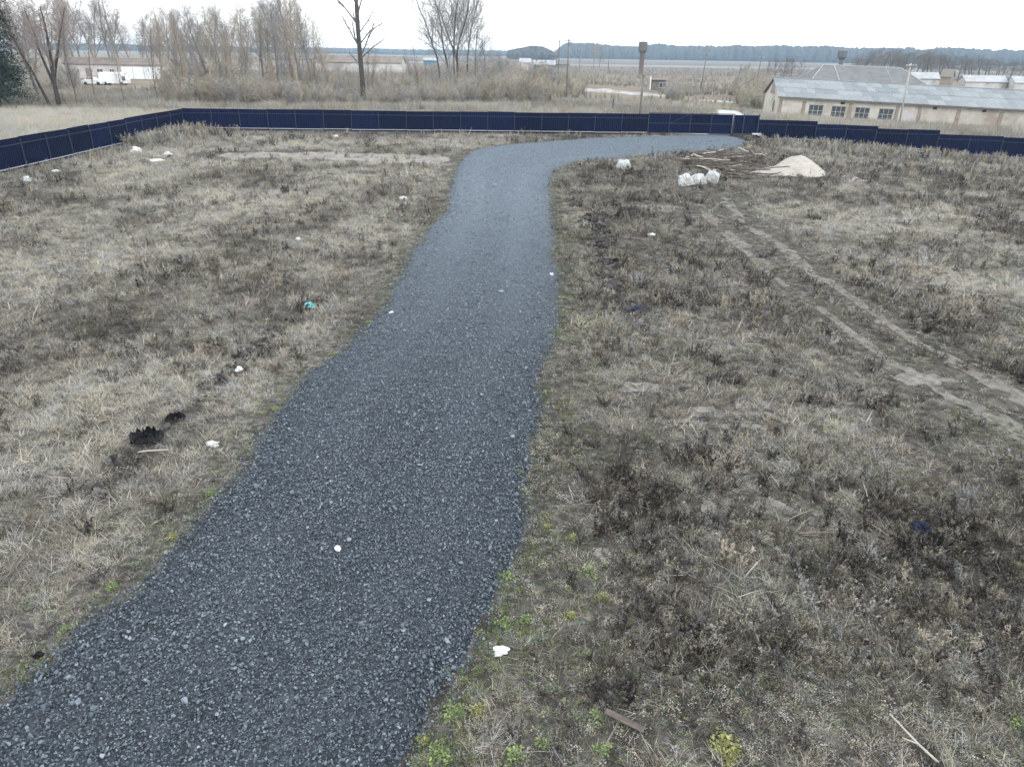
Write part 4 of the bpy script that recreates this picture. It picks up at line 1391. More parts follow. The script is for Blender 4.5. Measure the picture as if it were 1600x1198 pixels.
# whitewashed barn
BX, BY, BA, BT, BW, BE, BR, BZ, BL = 36.78, 109.14, -.133, .031, 11.0, 2.92, 2.31, -.88, 52.0
barn = empty('barn', (BX, BY, BZ))
barn.rotation_euler = (0, BT, BA)
tag(barn, 'long whitewashed barn with a pale grey sheet roof and barred windows', 'barn')
WINS = [(5.2, 1.95), (8.25, 1.95), (11.45, 1.95), (14.6, 1.95)]
PIL = [.3, 3.5, 9.75, 16.0, 18.95, 24.0, 29.5, 35.0, 40.5, 46.0, 51.7]
wz0, wh = .62, 1.5
# front wall built round its openings
fw = MB(); xs = 0
for cx, w in WINS + [(17.5, 1.9)]:
    door = cx == 17.5
    a, b = cx - w / 2, cx + w / 2
    fw.box(((xs + a) / 2, .15, (BE - .6) / 2), (a - xs, .3, BE + .6))
    z1 = wz0 + wh if not door else 2.1
    fw.box((cx, .15, (z1 + BE) / 2), (w, .3, BE - z1))
    if not door: fw.box((cx, .15, (wz0 - .6) / 2), (w, .3, wz0 + .6))
    else: fw.box((cx, .15, -.25), (w, .3, .7))
    xs = b
fw.box(((xs + 19.3) / 2, .15, (BE - .6) / 2), (19.3 - xs, .3, BE + .6))
fw.build('wall', M['wall'], barn)
MB().box(((19.3 + BL) / 2, .15, (BE - .6) / 2), (BL - 19.3, .3, BE + .6)).build('wall', M['wall_worn'], barn)['label'] = 'stained peeling windowless stretch of wall'
MB().box((BL / 2, BW - .15, (BE - .6) / 2), (BL, .3, BE + .6)).build('wall', M['wall_worn'], barn)
for xx in (.15, BL - .15):
    g = MB().prism([(xx - .15, .31, -.6), (xx - .15, BW - .31, -.6), (xx - .15, BW - .31, BE), (xx - .15, BW / 2, BE + BR - .12), (xx - .15, .31, BE)], (.3, 0, 0))
    g.build('gable', M['wall'], barn)
MB().box((-.012, 3.2, 1.5), (.05, .9, 1.5)).build('window', M['glass'], barn)
MB().prism([(-.02, BW * .30, BE + .15), (-.02, BW * .70, BE + .15), (-.02, BW / 2, BE + BR - .35)], (.012, 0, 0)).build('gable_panel', M['brick'], barn)
for cx, w in WINS:
    window(barn, cx, wz0, w, wh, .12, 3, 2, 'winframe_dull')
    MB().box((cx, -.06, wz0 - .05), (w + .2, .14, .07)).build('sill', M['winframe'], barn)
dr = MB().box((17.5, .06, 1.1), (1.86, .06, 2.0)).build('door', M['pinkwall'], barn)
for q in range(4): MB().box((17.5 - .7 + .465 * q, .02, 1.1), (.44, .02, 1.9)).build('plank', M['pinkwall'], dr)
for q in PIL: MB().prism([(q - .3, -.06, -.6), (q + .3, -.06, -.6), (q + .22, -.06, 2.55), (q - .22, -.06, 2.55)], (0, .06, 0)).build('pilaster', M['brick'], barn)
for q in (8.6, 20.8, 27.2): MB().box((q, -.03, 2.52), (.5, .06, .28)).build('vent', M['dark_conc'], barn)
MB().box((BL / 2, -.44, BE - .03), (BL + .6, .04, .16)).build('fascia', M['fascia'], barn)
roof = MB().prism([(-.3, -.42, BE + .0), (-.3, BW / 2, BE + BR - .02), (-.3, BW + .42, BE + .0), (-.3, BW / 2, BE + BR - .12)], (BL + .6, 0, 0)).build('roof', M['fascia'], barn)
SW, SL = 1.06, None
sl = math.hypot(BW / 2 + .45, BR); pitch = math.atan2(BR, BW / 2 + .45)
rows = 4; SL = sl / rows
# one ribbed sheet, shared
v, f = [], []
nr = 10
for i in range(nr + 1):
    xx = -SW / 2 - .02 + (SW + .04) * i / nr; zz = .025 * (i % 2)
    v += [(xx, -SL * .54, zz), (xx, SL * .54, zz + .005), (xx, -SL * .54, zz - .02)]
for i in range(nr):
    a, b = 3 * i, 3 * i + 3
    f += [(a, b, b + 1, a + 1), (a + 2, b + 2, b, a)]
ME_SHEET = mesh_from('sheet', v, f); ME_SHEET.materials.append(M['slate'])
rnr = random.Random(4)
for side in (0, 1):
    for r in range(rows):
        for c in range(int(BL / SW) + 1):
            d = (r + .5) * SL
            yy = (-.45 + d * math.cos(pitch)) if not side else (BW + .45 - d * math.cos(pitch))
            o = link('sheet', ME_SHEET, None, roof, (-.3 + (c + .5) * SW, yy, BE + .05 + d * math.sin(pitch) - .012 * (r % 2) + rnr.uniform(0, .012)))
            o.rotation_euler = (pitch - .012 if not side else -pitch + .012, rnr.gauss(0, .012), rnr.gauss(0, .006) + (math.pi if side else 0))
            if side: o.rotation_euler = (pitch - .012, rnr.gauss(0, .01), math.pi)
        if side and r == 1: break
MB().box((BL / 2, BW / 2, BE + BR + .07), (BL + .6, .32, .07)).build('ridge_cap', M['ridge'], roof)

# hipped building behind the barn
hx, hy = ground_at(1330, 146)
H0 = (51.0, 138.0)
hip = empty('hipped_building', (H0[0], H0[1], zg(*H0))); hip.rotation_euler = (0, .02, -.12)
tag(hip, 'large building with a dark grey hipped roof behind the barn', 'building')
w_, d_, e_, rz_ = 22.0, 15.0, 3.9, 7.4
MB().box((w_ / 2, d_ / 2, e_ / 2 - .3), (w_ - 1.0, d_ - 1.0, e_ + .6)).build('wall', M['wall_worn'], hip)
A, B, C_, D_ = (0, 0, e_), (w_, 0, e_), (w_, d_, e_), (0, d_, e_)
R1, R2 = (4.0, d_ / 2, rz_), (w_ - 4.5, d_ / 2, rz_)
hr = MB().poly([A, B, R2, R1]).poly([B, C_, R2]).poly([C_, D_, R1, R2]).poly([D_, A, R1]).poly([D_, C_, B, A]).build('roof', M['slate_dark'], hip)
for a, b, r in ((A, R1, .09), (B, R2, .09), (R1, R2, .09), (D_, R1, .09), (C_, R2, .09)):
    MB().tube([a, b], [r, r], 6).build('ridge_cap', M['ridge'], hr)
for fx, w in ((.27, .1), (.68, .05)):
    px = w_ * fx
    MB().tube([(px, 0, e_ + .03), (px, d_ / 2, rz_ + .03)], [w, w], 4).build('seam', M['ridge'], hr)
for k in range(6): MB().box((2.8 + k * 4.2, .47, 2.2), (1.6, .08, 1.3)).build('window', M['glass'], hip)

# water towers
def water_tower(x, y, z, sh_h, sh_r, t_h, t_r, label, m_sh, m_tk):
    root = empty('water_tower', (x, y, z)); tag(root, label, 'water tower')
    MB().lathe([(sh_r * 1.35, -.2), (sh_r * 1.35, .3), (sh_r, .35), (sh_r, sh_h), (sh_r * 1.05, sh_h + .2)], 20).build('shaft', M[m_sh], root, True)
    tk = MB().lathe([(sh_r * 1.05, sh_h + .2), (t_r * .92, sh_h + .95), (t_r, sh_h + 1.2), (t_r, sh_h + t_h), (t_r * 1.03, sh_h + t_h + .02), (t_r * 1.03, sh_h + t_h + .12), (t_r * .2, sh_h + t_h + .35), (.12, sh_h + t_h + .36)], 24).build('tank', M[m_tk], root)
    for zz in (sh_h + 1.9, sh_h + 3.0):
        if zz < sh_h + t_h: MB().lathe([(t_r + .04, zz), (t_r + .04, zz + .08)], 24).build('band', M[m_sh], tk)
    ld = MB()
    for s in (-.2, .2): ld.box((s, -sh_r - .25, sh_h / 2), (.05, .05, sh_h))
    for k in range(int(sh_h / .4)): ld.box((0, -sh_r - .25, .3 + k * .4), (.36, .03, .03))
    ld.build('ladder', M[m_sh], root)


x, y = ground_at(1001, 118)
water_tower(x, y, 0, 7.6, .95, 4.0, 1.7, 'rusty brown water tower with a green-grey tank in the open field', 'rust', 'tank')
water_tower(131.5, 322.0, 0, 6.4, .8, 3.4, 1.9, 'dark water tank rising just above the hipped roof', 'tank_dark', 'tank_dark')

# small brick hut with white window frames
x, y = ground_at(1018, 140)
hut = empty('brick_hut', (x, y, zg(x, y)), -.02); tag(hut, 'small grey hut with two white framed windows near the water tower', 'hut')
MB().box((3.3, 2.2, 1.1), (6.6, 4.4, 2.2)).build('wall', M['twig'], hut)
MB().box((3.3, 2.1, 2.32), (7.2, 5.0, .2)).build('roof', M['fascia'], hut)
for cx in (2.6, 5.0):
    window(hut, cx, .55, 1.75, 1.1, -.05, 2, 1)
MB().box((-.45, -.3, 1.45), (.28, .28, 3.2)).build('chimney', M['winframe'], hut)

# utility poles
def pole(u, v, h, label, mat='pole', arms=1, lean=0.0, r=.13, strut=False, rz=0.0):
    x, y = ground_at(u, v)
    root = empty('utility_pole', (x, y, zg(x, y)), rz); tag(root, label, 'utility pole', 'utility poles beyond the fence')
    root.rotation_euler = (0, lean, rz)
    MB().tube([(0, 0, -.2), (0, 0, h)], [r, r * .75], 10).build('shaft', M[mat], root, True)
    for k in range(arms):
        a = MB().box((0, -.12, h - .35 - .6 * k), (1.5, .09, .1)).build('crossarm', M['pole'], root)
        for s in (-.62, -.25, .25, .62): MB().lathe([(.035, h - .3 - .6 * k), (.06, h - .24 - .6 * k), (.03, h - .12 - .6 * k)], 8, (s, -.12)).build('insulator', M['winframe'], a)
    if strut: MB().tube([(-1.6, 0, -.1), (-.05, 0, h * .82)], [.11, .09], 8).build('strut', M[mat], root)
    return root


pole(885, 152, 9.5, 'dark utility pole standing left of the pale clearing', r=.16)
pole(872, 128, 10.5, 'braced utility pole left of the pale clearing, further off', strut=True, r=.17)
pole(1094, 145, 9.0, 'dark utility pole between the hut and the path', lean=.06, r=.14)
pole(1178, 152, 8.8, 'dark utility pole nearest the left gable of the barn', lean=.05, r=.14)
pole(1404, 200, 8.0, 'pale concrete pole rising in front of the barn roof', 'pole_conc', arms=1, r=.13, lean=-.03)
pole(905, 118, 9.0, 'small distant utility pole before the far wood', r=.14)
pole(950, 113, 10.0, 'faint distant utility pole left of the water tower', r=.14)
x, y = ground_at(1000, 190)
pp = empty('fence_post', (12.93, 80.5, 0)); tag(pp, 'slim weathered post standing right below the water tower', 'post')
MB().tube([(0, 0, -.2), (.02, 0, 5.1)], [.13, .10], 8).build('shaft', M['pole'], pp, True)
MB().box((0, 0, 5.13), (.26, .26, .05)).build('cap', M['pole'], pp)
x, y = ground_at(24, 169)
lp = empty('leaning_pole', (x, y, 0)); tag(lp, 'dark pole leaning below the conifer', 'pole')
MB().tube([(0, 0, -.1), (-2.4, .2, 2.3), (-4.4, .4, 3.9)], [.1, .09, .07], 8).build('shaft', M['bark_dark'], lp, True)
x, y = ground_at(957, 176)
sp = empty('short_post', (x, y, 0)); tag(sp, 'short dark post just beyond the fence', 'post')
MB().tube([(0, 0, -.1), (.02, 0, 1.7)], [.09, .08], 8).build('shaft', M['bark_dark'], sp, True)


# white shed with van and car, far left
def house(name, x, y, rz, w, d, e, rise, label, m_wall, m_roof, wins=(), over=.3, cat='building', z=None, doors=()):
    root = empty(name, (x, y, zg(x, y) if z is None else z), rz); tag(root, label, cat)
    MB().prism([(0, 0, -.4), (0, d, -.4), (0, d, e), (0, d / 2, e + rise - .05), (0, 0, e)], (w, 0, 0)).build('wall', M[m_wall], root)
    t = .14
    MB().prism([(-over, -over, e - over * rise / (d / 2) + .02), (-over, d / 2, e + rise + .02), (-over, d + over, e - over * rise / (d / 2) + .02),
                (-over, d + over, e - over * rise / (d / 2) + .02 + t), (-over, d / 2, e + rise + .02 + t), (-over, -over, e - over * rise / (d / 2) + .02 + t)], (w + 2 * over, 0, 0)).build('roof', M[m_roof], root)
    for cx, z0, ww, hh in wins: window(root, cx, z0, ww, hh, -.05, 2, 1)
    for cx, ww, hh, mt in doors: MB().box((cx, -.05, hh / 2), (ww, .1, hh)).build('door', M[mt], root)
    return root


x, y = ground_at(104, 122)
ws = house('white_shed', x, y, .0, 24.5, 8, 3.2, 1.3, 'long low white shed with garage doors behind the bare saplings', 'pinkwall', 'roof_tan',
           [(3.0, 1.2, 1.2, 1.0), (8.6, 1.2, 1.6, 1.0), (11.5, 1.2, 1.2, 1.0)], doors=[(5.8, 1.4, 2.3, 'fascia')] + [(15.2 + 2.75 * k, 2.55, 2.7, 'carwhite') for k in range(4)])


def vehicle(name, x, y, rz, L_, W_, prof_body, prof_cab, label, cat):
    root = empty(name, (x, y, zg(x, y)), rz); tag(root, label, cat)
    MB().prism([(a, -W_ / 2, b) for a, b in prof_body], (0, W_, 0)).build('body', M['carwhite'], root)
    if prof_cab:
        cb = MB().prism([(a, -W_ / 2 + .06, b) for a, b in prof_cab], (0, W_ - .12, 0)).build('cab', M['carwhite'], root)
        xs = [a for a, b in prof_cab]; zs = [b for a, b in prof_cab]
        xm = (min(xs) + max(xs)) / 2; zm = (min(zs) + max(zs)) / 2 + .1
        for s in (-1, 1): MB().box((xm, s * (W_ / 2 - .045), zm), ((max(xs) - min(xs)) * .6, .03, (max(zs) - min(zs)) * .5)).build('window', M['glass'], cb)
    for wx in (L_ * .2, L_ * .8):
        for s in (-1, 1):
            wb = MB(); wb.tube([(wx, s * (W_ / 2 - .2), .33), (wx, s * (W_ / 2 + .02), .33)], [.33, .33], 14); wb.build('wheel', M['rubber'], root)
    return root


x, y = ground_at(160, 133)
vehicle('van', x, y, .05, 5.4, 2.0, [(0, .4), (4.3, .4), (4.3, 2.3), (4.2, 2.42), (.1, 2.42), (0, 2.3)], [(4.31, .4), (5.4, .4), (5.4, 1.1), (4.9, 1.85), (4.31, 1.95)], 'white van parked before the long low shed', 'van')
x, y = ground_at(131, 133)
vehicle('car', x, y, .03, 4.2, 1.7, [(0, .3), (4.2, .3), (4.2, .8), (3.0, .95), (.4, .98), (0, .85)], [(.6, .97), (3.0, .96), (2.4, 1.42), (1.0, 1.45)], 'small pale car parked left of the white van', 'car')

x, y = ground_at(425, 114)
house('white_barn', x, y, .03, 13.5, 8, 4.2, 1.0, 'white flat-fronted barn seen through the thicket', 'dullwhite', 'roof_tan')
x, y = ground_at(478, 111)
house('long_white_shed', x, y, -.02, 36, 9, 3.2, 2.2, 'long white shed with a brown roof behind the pollarded tree', 'dullwhite', 'roof_tan')
x, y = ground_at(268, 117)
house('white_hut', x, y, 0, 8, 6, 3, 1.2, 'small white hut at the end of the long low shed', 'pinkwall', 'roof_tan')
x, y = ground_at(368, 122)
house('white_outbuilding', x, y, 0, 8, 5, 1.9, .5, 'low white outbuilding half hidden in the thicket', 'carwhite', 'roof_white')
x, y = ground_at(662, 104)
house('blue_hut', x, y, 0, 7, 6, 3, 1.2, 'bluish hut left of the poplar clump', 'roof_teal', 'roof_white')
x, y = ground_at(834, 110)
house('teal_shed', x, y, 0, 10, 9, 2.4, 1.8, 'far shed with teal walls and a whitish roof', 'roof_teal', 'roof_white')
x, y = ground_at(862, 109)
house('grey_shed', x, y, 0, 9, 8, 2.6, 1.5, 'far grey-green shed right of the teal one', 'slate_dark', 'slate_dark')
x, y = ground_at(812, 110)
house('far_cottage', x, y, 0, 5, 7, 3.2, 1.8, 'tiny far cottage with a whitish roof left of the teal shed', 'pinkwall', 'roof_white')
x, y = ground_at(1426, 131)
house('far_house', x, y, -.1, 8, 6, 2.0, 1.7, 'far house with a pale roof beside the concrete pole', 'dullwhite', 'roof_white', z=-.4)
x, y = ground_at(1508, 134)
house('far_house', x, y, -.1, 12, 6, 1.6, 1.6, 'far long house with a pale roof above the right end of the barn', 'dullwhite', 'roof_white', z=-.4)
x, y = ground_at(1585, 136)
house('far_house', x, y, -.1, 9, 6, 1.6, 1.6, 'far house with a pale roof cut by the right edge', 'dullwhite', 'roof_white', z=-.4)
x, y = ground_at(1467, 133)
house('yellow_hut', x, y, -.7, 3, 3, 3.0, 1.8, 'narrow tan gabled hut between the far pale roofs', 'brick', 'fascia', z=-.4)

# trees behind the barn and in the open field
for i in range(46):
    u = 1330 + i * 7 + RNG.uniform(-5, 5)
    x, y = ground_at(u, RNG.uniform(116, 124) + (u - 1330) * .016)
    pm = FPX / (y * math.cos(PITCH)); top = np.interp(u, [1330, 1375, 1400, 1420, 1450, 1600, 1660], [90, 78, 88, 82, 84, 98, 100])
    hor = 84 + (u - 800) * .0157
    h = (hor - top) / pm + 7.5
    tree('bare_tree', 'spreading', i % 4, x, y, max(5, h) * RNG.uniform(.9, 1.06), 'far bare tree of the belt above the barn roof, %s from the water tank' % nth(i + 1), ('twig', 'bark', 'bark')[i % 3], 'tree belt behind the barn', None, 'bark_dark', 1.7)
for i, (u, v, h) in enumerate(((1196, 131, 7.5), (1210, 129, 8.5), (1222, 128, 8.5), (1236, 128, 8), (1250, 127, 7))):
    stand(u, v, 'spreading', i % 4, h, 'dark bare bush left of the hipped roof, %s from the barn gable' % ('first', 'second', 'third', 'fourth', 'fifth')[i], 'bark', 'bare_bush', 'dark bushes left of the hipped roof')
stand(928, 107, 'upright', 1, 15, 'pale feathery tree standing in the far field left of the water tower', 'twig_tan', 'far_tree', None, None, 1.0)
stand(936, 107, 'spreading', 3, 9, 'low tree at the foot of the pale feathery tree', 'twig_grey', 'far_tree', None, None, 1.2)

# far wood on the horizon
def crown_blob(rng):
    bm = bmesh.new(); bmesh.ops.create_icosphere(bm, subdivisions=2, radius=.5)
    for vv in bm.verts:
        vv.co *= 1 + rng.uniform(-.16, .16); vv.co.z += .5
    me = bpy.data.meshes.new('crown'); bm.to_mesh(me); bm.free(); return me


C_WOOD = proto_collection('wood_crown', [crown_blob(r_) for _ in range(5)], M['farwood'])
wp_ = []
for a, b, r0, r1, n, h0, fade in ((870, 1700, 1500, 1760, 5200, 25, 1), (800, 862, 1050, 1200, 620, 17.5, 2), (450, 800, 2000, 2300, 1500, 14, 0), (-200, 450, 1900, 2100, 1200, 13, 0)):
    for _ in range(n):
        u = RNG.uniform(a, b); r = RNG.uniform(r0, r1)
        dv = _F + _R * (u - 800) / FPX - _U * (84 - 599) / FPX
        q = dv[:2] / np.linalg.norm(dv[:2]) * r
        hh = h0 * RNG.uniform(.78, 1.06) * (.78 + .42 * float(fbm(np.array([u]), np.array([r * .05]), 45, 6, 3)[0]))
        if fade == 1: hh *= .45 + .55 * float(sstep(866, 884, u))
        if fade == 2: hh *= .3 + .7 * math.sqrt(max(0, 1 - ((u - 828) / 36) ** 2))
        wp_.append((q[0], q[1], hh))
wp_ = np.array(wp_); n = len(wp_)
s = wp_[:, 2]; wd = RNG.uniform(10, 17, n)
scatter('forest', C_WOOD, np.column_stack([wp_[:, :2], np.zeros(n)]), rand_rot(n, .05), np.stack([wd, wd, s], -1), RNG.integers(0, 5, n), RNG.uniform(0, 1, n),
        'far wood on the horizon fading blue into the haze', 'forest')

# ------------------------------------------------------------------ things on the plot
def crumple(name, rx, ry, rz, seed, amp=.22, sub=3, folds=3.0):
    rng = np.random.default_rng(seed)
    bm = bmesh.new(); bmesh.ops.create_icosphere(bm, subdivisions=sub, radius=1)
    ph = rng.uniform(0, 9, 3)
    for vv in bm.verts:
        c = vv.co.copy()
        k = 1 + amp * (2 * float(fbm(c.x * folds + ph[0] + c.z * 1.7, c.y * folds + ph[1] - c.z * 2.1, 1.0, seed, 3)) - 1)
        z = c.z * k
        vv.co = Vector((c.x * k * rx, c.y * k * ry, max(z * rz, -.35 * rz)))
    me = bpy.data.meshes.new(name); bm.to_mesh(me); bm.free()
    return me


def bag_mesh(rx, ry, rz, seed):
    rng = np.random.default_rng(seed + 70)
    bm = bmesh.new(); bmesh.ops.create_icosphere(bm, subdivisions=4, radius=1)
    for vv in bm.verts:
        c = vv.co.copy(); az = math.atan2(c.y, c.x)
        r1 = abs(2 * float(fbm(math.cos(az) * 3 + c.z * 2.3 + seed, math.sin(az) * 3 - c.z + seed, .8, seed, 3)) - 1)
        sq = 1 / max(abs(c.x), abs(c.y), abs(c.z)) ** .55          # boxy bulk bag
        k = sq * (.78 + .34 * r1)
        z = c.z * k * (1 + .45 * max(0, c.z) * float(vnoise(c.x * 2 + seed, c.y * 2, .6, seed + 3)))
        vv.co = Vector((c.x * k * rx * (1 - .18 * max(0, c.z)), c.y * k * ry * (1 - .18 * max(0, c.z)), max(z * rz, -.5 * rz)))
    me = bpy.data.meshes.new('bag'); bm.to_mesh(me); bm.free(); return me


def sack(u, v, rx, ry, rz, seed, label, rot=0.0):
    x, y = ground_at(u, v)
    root = empty('sack', (x, y, zg(x, y)), rot); tag(root, label, 'sack', 'white sacks by the heap of poles')
    root.rotation_euler = (.25 * math.sin(seed * 2.1), .3 * math.cos(seed * 1.7), rot)
    b = link('bag', bag_mesh(rx, ry, rz, seed), M['sack'], root, (0, 0, rz * .33))
    for s in (-1, 1):
        MB().tube([(s * rx * .55, 0, rz * .95), (s * rx * .75, .02, rz * 1.45), (s * rx * .4, .05, rz * 1.35), (s * rx * .3, .04, rz * .95)], [.02] * 4, 5).build('lifting_loop', M['sack'], root)


sack(974, 264, .55, .42, .42, 1, 'white sack lying alone beside the bend of the road')
sack(1072, 290, .48, .45, .48, 2, 'white sack at the front end of the pole heap, leftmost of three')
sack(1090, 288, .5, .45, .42, 3, 'white sack in the middle of three before the pole heap', .6)
sack(1110, 285, .5, .4, .52, 4, 'white sack touching the poles, rightmost of three', -.4)

# heap of sand
x, y = ground_at(1243, 270)
n = 40
v, f = [], []
for i in range(n + 1):
    for j in range(n + 1):
        a, b = -1 + 2 * i / n, -1 + 2 * j / n
        X_, Y_ = a * 3.6, b * 3.0
        h1 = 1.12 * max(0, 1 - (math.hypot((X_ - .1) / 2.0, Y_ / 1.9)) ** 1.6) ** 1.2
        h2 = .5 * max(0, 1 - math.hypot((X_ + 1.7) / 1.5, (Y_ + .5) / 1.2) ** 1.4)
        nz = float(fbm(X_ + 20, Y_ + 20, .9, 3, 4)) - .5
        h = max(h1, h2) + (0.46 * nz if max(h1, h2) > .02 else .04 * nz - .06)
        v.append((X_, Y_, h))
for i in range(n):
    for j in range(n):
        q = i * (n + 1) + j; f.append((q, q + n + 1, q + n + 2, q + 1))
sp_ = link('sand_heap', mesh_from('sand_heap', v, f, True), M['sand'], None, (x, y, zg(x, y) + .01))
tag(sp_, 'pale heap of sand beside the stacked poles', 'sand heap')

# heap of poles and branches
rl = random.Random(8)
for i in range(80):
    u = rl.uniform(1095, 1185); v = rl.uniform(247, 282); L_ = rl.uniform(1.6, 4.4)
    x, y = ground_at(u, v)
    rz = rl.gauss(.05, .4) + (0 if rl.random() < .8 else 1.0)
    zl = .10 + rl.uniform(0, 1.0) * (1 - abs((v - 265) / 24)); r = rl.uniform(.03, .07)
    tl = rl.gauss(0, .28) + (rl.choice((-.6, .6)) if i % 5 == 0 else 0)
    pts = []
    for k in range(5):
        t = k / 4 - .5
        pts.append((t * L_, rl.gauss(0, .05), rl.gauss(0, .03) + t * tl))
    o = MB().tube(pts, [r * (1 - .12 * k) for k in range(5)], 6).build('wooden_pole', M['log_pale'] if i % 7 == 0 else M['log'], None, True, (x, y, zg(x, y) + zl), rz)
    tag(o, 'pale barkless pole in the heap beside the sand' if i % 7 == 0 else 'grey-brown pole in the heap beside the sand', 'pole', 'pale poles in the heap' if i % 7 == 0 else 'grey poles in the heap')
for (u, v, L_, rz, el, pale, lb) in ((1160, 258, 2.4, .5, .42, 0, 'forked branch sticking up out of the pole heap'), (1196, 272, 2.6, .25, .16, 1, 'pale plank lying from the poles onto the sand heap')):
    x, y = ground_at(u, v)
    mb = MB().tube([(0, 0, 0), (L_ * .5 * math.cos(el), .05, L_ * .5 * math.sin(el)), (L_ * math.cos(el), 0, L_ * math.sin(el))], [.06, .05, .03], 6)
    if not pale: mb.tube([(L_ * .5 * math.cos(el), .05, L_ * .5 * math.sin(el)), (L_ * .8, .3, L_ * .25)], [.04, .02], 5)
    tag(mb.build('branch', M['log_pale' if pale else 'log'], None, True, (x, y, zg(x, y) + .25), rz), lb, 'branch')

# litter
def litter(name, u, v, r, seed, mat, label, cat='litter', flat=.6, lift=None, group=None):
    x, y = ground_at(u, v)
    o = link(name, crumple(name, r, r * .7, r * flat, seed, .75, 4, 2.6), M[mat], None, (x, y, zg(x, y) + (r * flat * .36 + .02 if lift is None else lift)), seed * 1.3)
    return tag(o, label, cat, group)


litter('plastic_bag', 213, 238, .42, 1, 'white', 'white bag lying near the left fence, the larger one')
litter('plastic_bag', 44, 284, .30, 2, 'white', 'white bag lying close to the left edge below the fence')
litter('plastic_bag', 262, 243, .26, 3, 'white', 'white bundle with a dark side in the grass near the fence')
litter('dark_bundle', 266, 247, .22, 13, 'film', 'dark bundle right under the white bundle near the fence')
litter('plastic_sheet', 246, 252, .55, 4, 'white', 'flat white sheet lying in the grass near the fence', flat=.12)
litter('paper_scrap', 88, 269, .22, 5, 'white', 'small white scrap at the foot of the left fence', flat=.3)
litter('paper_scrap', 525, 214, .28, 6, 'white', 'small white scrap at the foot of the back fence', flat=.35)
litter('plastic_bag', 630, 313, .20, 7, 'white', 'small white bag in the grass left of the far road')
litter('paper_scrap', 466, 376, .10, 8, 'white', 'tiny white scrap in the grass above the teal rag')
litter('teal_rag', 484, 482, .17, 9, 'teal', 'crumpled teal rag in the dry grass left of the road', 'rag')
litter('plastic_bag', 374, 582, .10, 11, 'white', 'small white bag at the dug line of soil')
litter('plastic_bag', 333, 697, .115, 12, 'white', 'white crumpled bag between the black film and the road')
litter('paper_scrap', 529, 862, .055, 14, 'white', 'white scrap lying on the near gravel', lift=.06)
litter('paper_scrap', 611, 492, .07, 15, 'white', 'white scrap on the left rim of the road further up', lift=.06)
litter('paper_scrap', 862, 430, .09, 16, 'white', 'white scrap at the right rim of the road')
litter('torn_bag', 782, 1020, .085, 17, 'white', 'torn white bag at the right rim of the near road')
litter('navy_canister', 1437, 828, .13, 19, 'navy', 'crushed navy canister lying in the weeds on the right', 'canister', .8)
litter('dark_bundle', 992, 490, .22, 20, 'navy', 'dark bluish bundle beside the line of clods on the right', 'bundle', .6)
litter('stone', 157, 777, .13, 21, 'pole', 'round grey stone in the grass left of the road', 'stone', .75)
litter('paper_scrap', 1018, 368, .16, 22, 'white', 'white scrap in the grass right of the clod line', flat=.35)
litter('dark_brick', 62, 1027, .06, 25, 'film', 'dark lump on the left rim of the near road', 'lump', .7)

# black film, crumpled, in pieces
for u, v, r, sd, lb in ((232, 692, .27, 31, 'large crumpled black film in the grass left of the road'), (276, 660, .17, 32, 'strip of black film above the large crumpled one')):
    x, y = ground_at(u, v)
    n = 26; v_, f_ = [], []
    for i in range(n + 1):
        for j in range(n + 1):
            a, b = -1 + 2 * i / n, -1 + 2 * j / n
            k = float(fbm(a * 3 + sd, b * 3 + sd, 1.0, sd, 3)); rg = .75 + .5 * float(fbm(math.atan2(b, a) + 9, 3, .6, sd, 2))
            k2 = 1 - abs(2 * float(fbm(a * 4.5 + b * 2 + sd, b * 6 - a * 2 + sd, 1.0, sd + 5, 2)) - 1)
            v_.append((a * r * 1.1 * rg + .12 * r * (k - .5), b * r * .75 * rg + .2 * r * (k2 - .6), .03 + r * (.35 * max(0, k - .25) + .75 * k2 ** 4) * (1.1 - max(abs(a), abs(b)) ** 3)))
    for i in range(n):
        for j in range(n):
            a, b = -1 + 2 * (i + .5) / n, -1 + 2 * (j + .5) / n
            if float(fbm(a * 2.6 + sd * 3, b * 2.6, 1.0, sd + 11, 3)) + .32 * (1 - math.hypot(a, b)) < .46: continue
            q = i * (n + 1) + j; f_.append((q, q + n + 1, q + n + 2, q + 1))
    o = link('plastic_film', mesh_from('plastic_film', v_, f_), M['film'], None, (x, y, zg(x, y) + .05), .4)
    sm = o.modifiers.new('thickness', 'SOLIDIFY'); sm.thickness = .004
    tag(o, lb, 'plastic film', 'pieces of black film')

# sticks and a board
def stick(u, v, L_, r, rz, lb, mat='log_pale', fork=False, el=.1, cat='stick', name='stick'):
    x, y = ground_at(u, v)
    mb = MB().tube([(-L_ / 2, 0, .0), (-.1 * L_, .03 * L_, L_ * el * .4), (L_ / 2, 0, L_ * el)], [r, r * .85, r * .6], 6)
    if fork: mb.tube([(-.1 * L_, .03 * L_, L_ * el * .4), (.1 * L_, .22 * L_, L_ * el * .7)], [r * .7, r * .4], 5)
    return tag(mb.build(name, M[mat], None, True, (x, y, zg(x, y) + .05), rz), lb, cat)


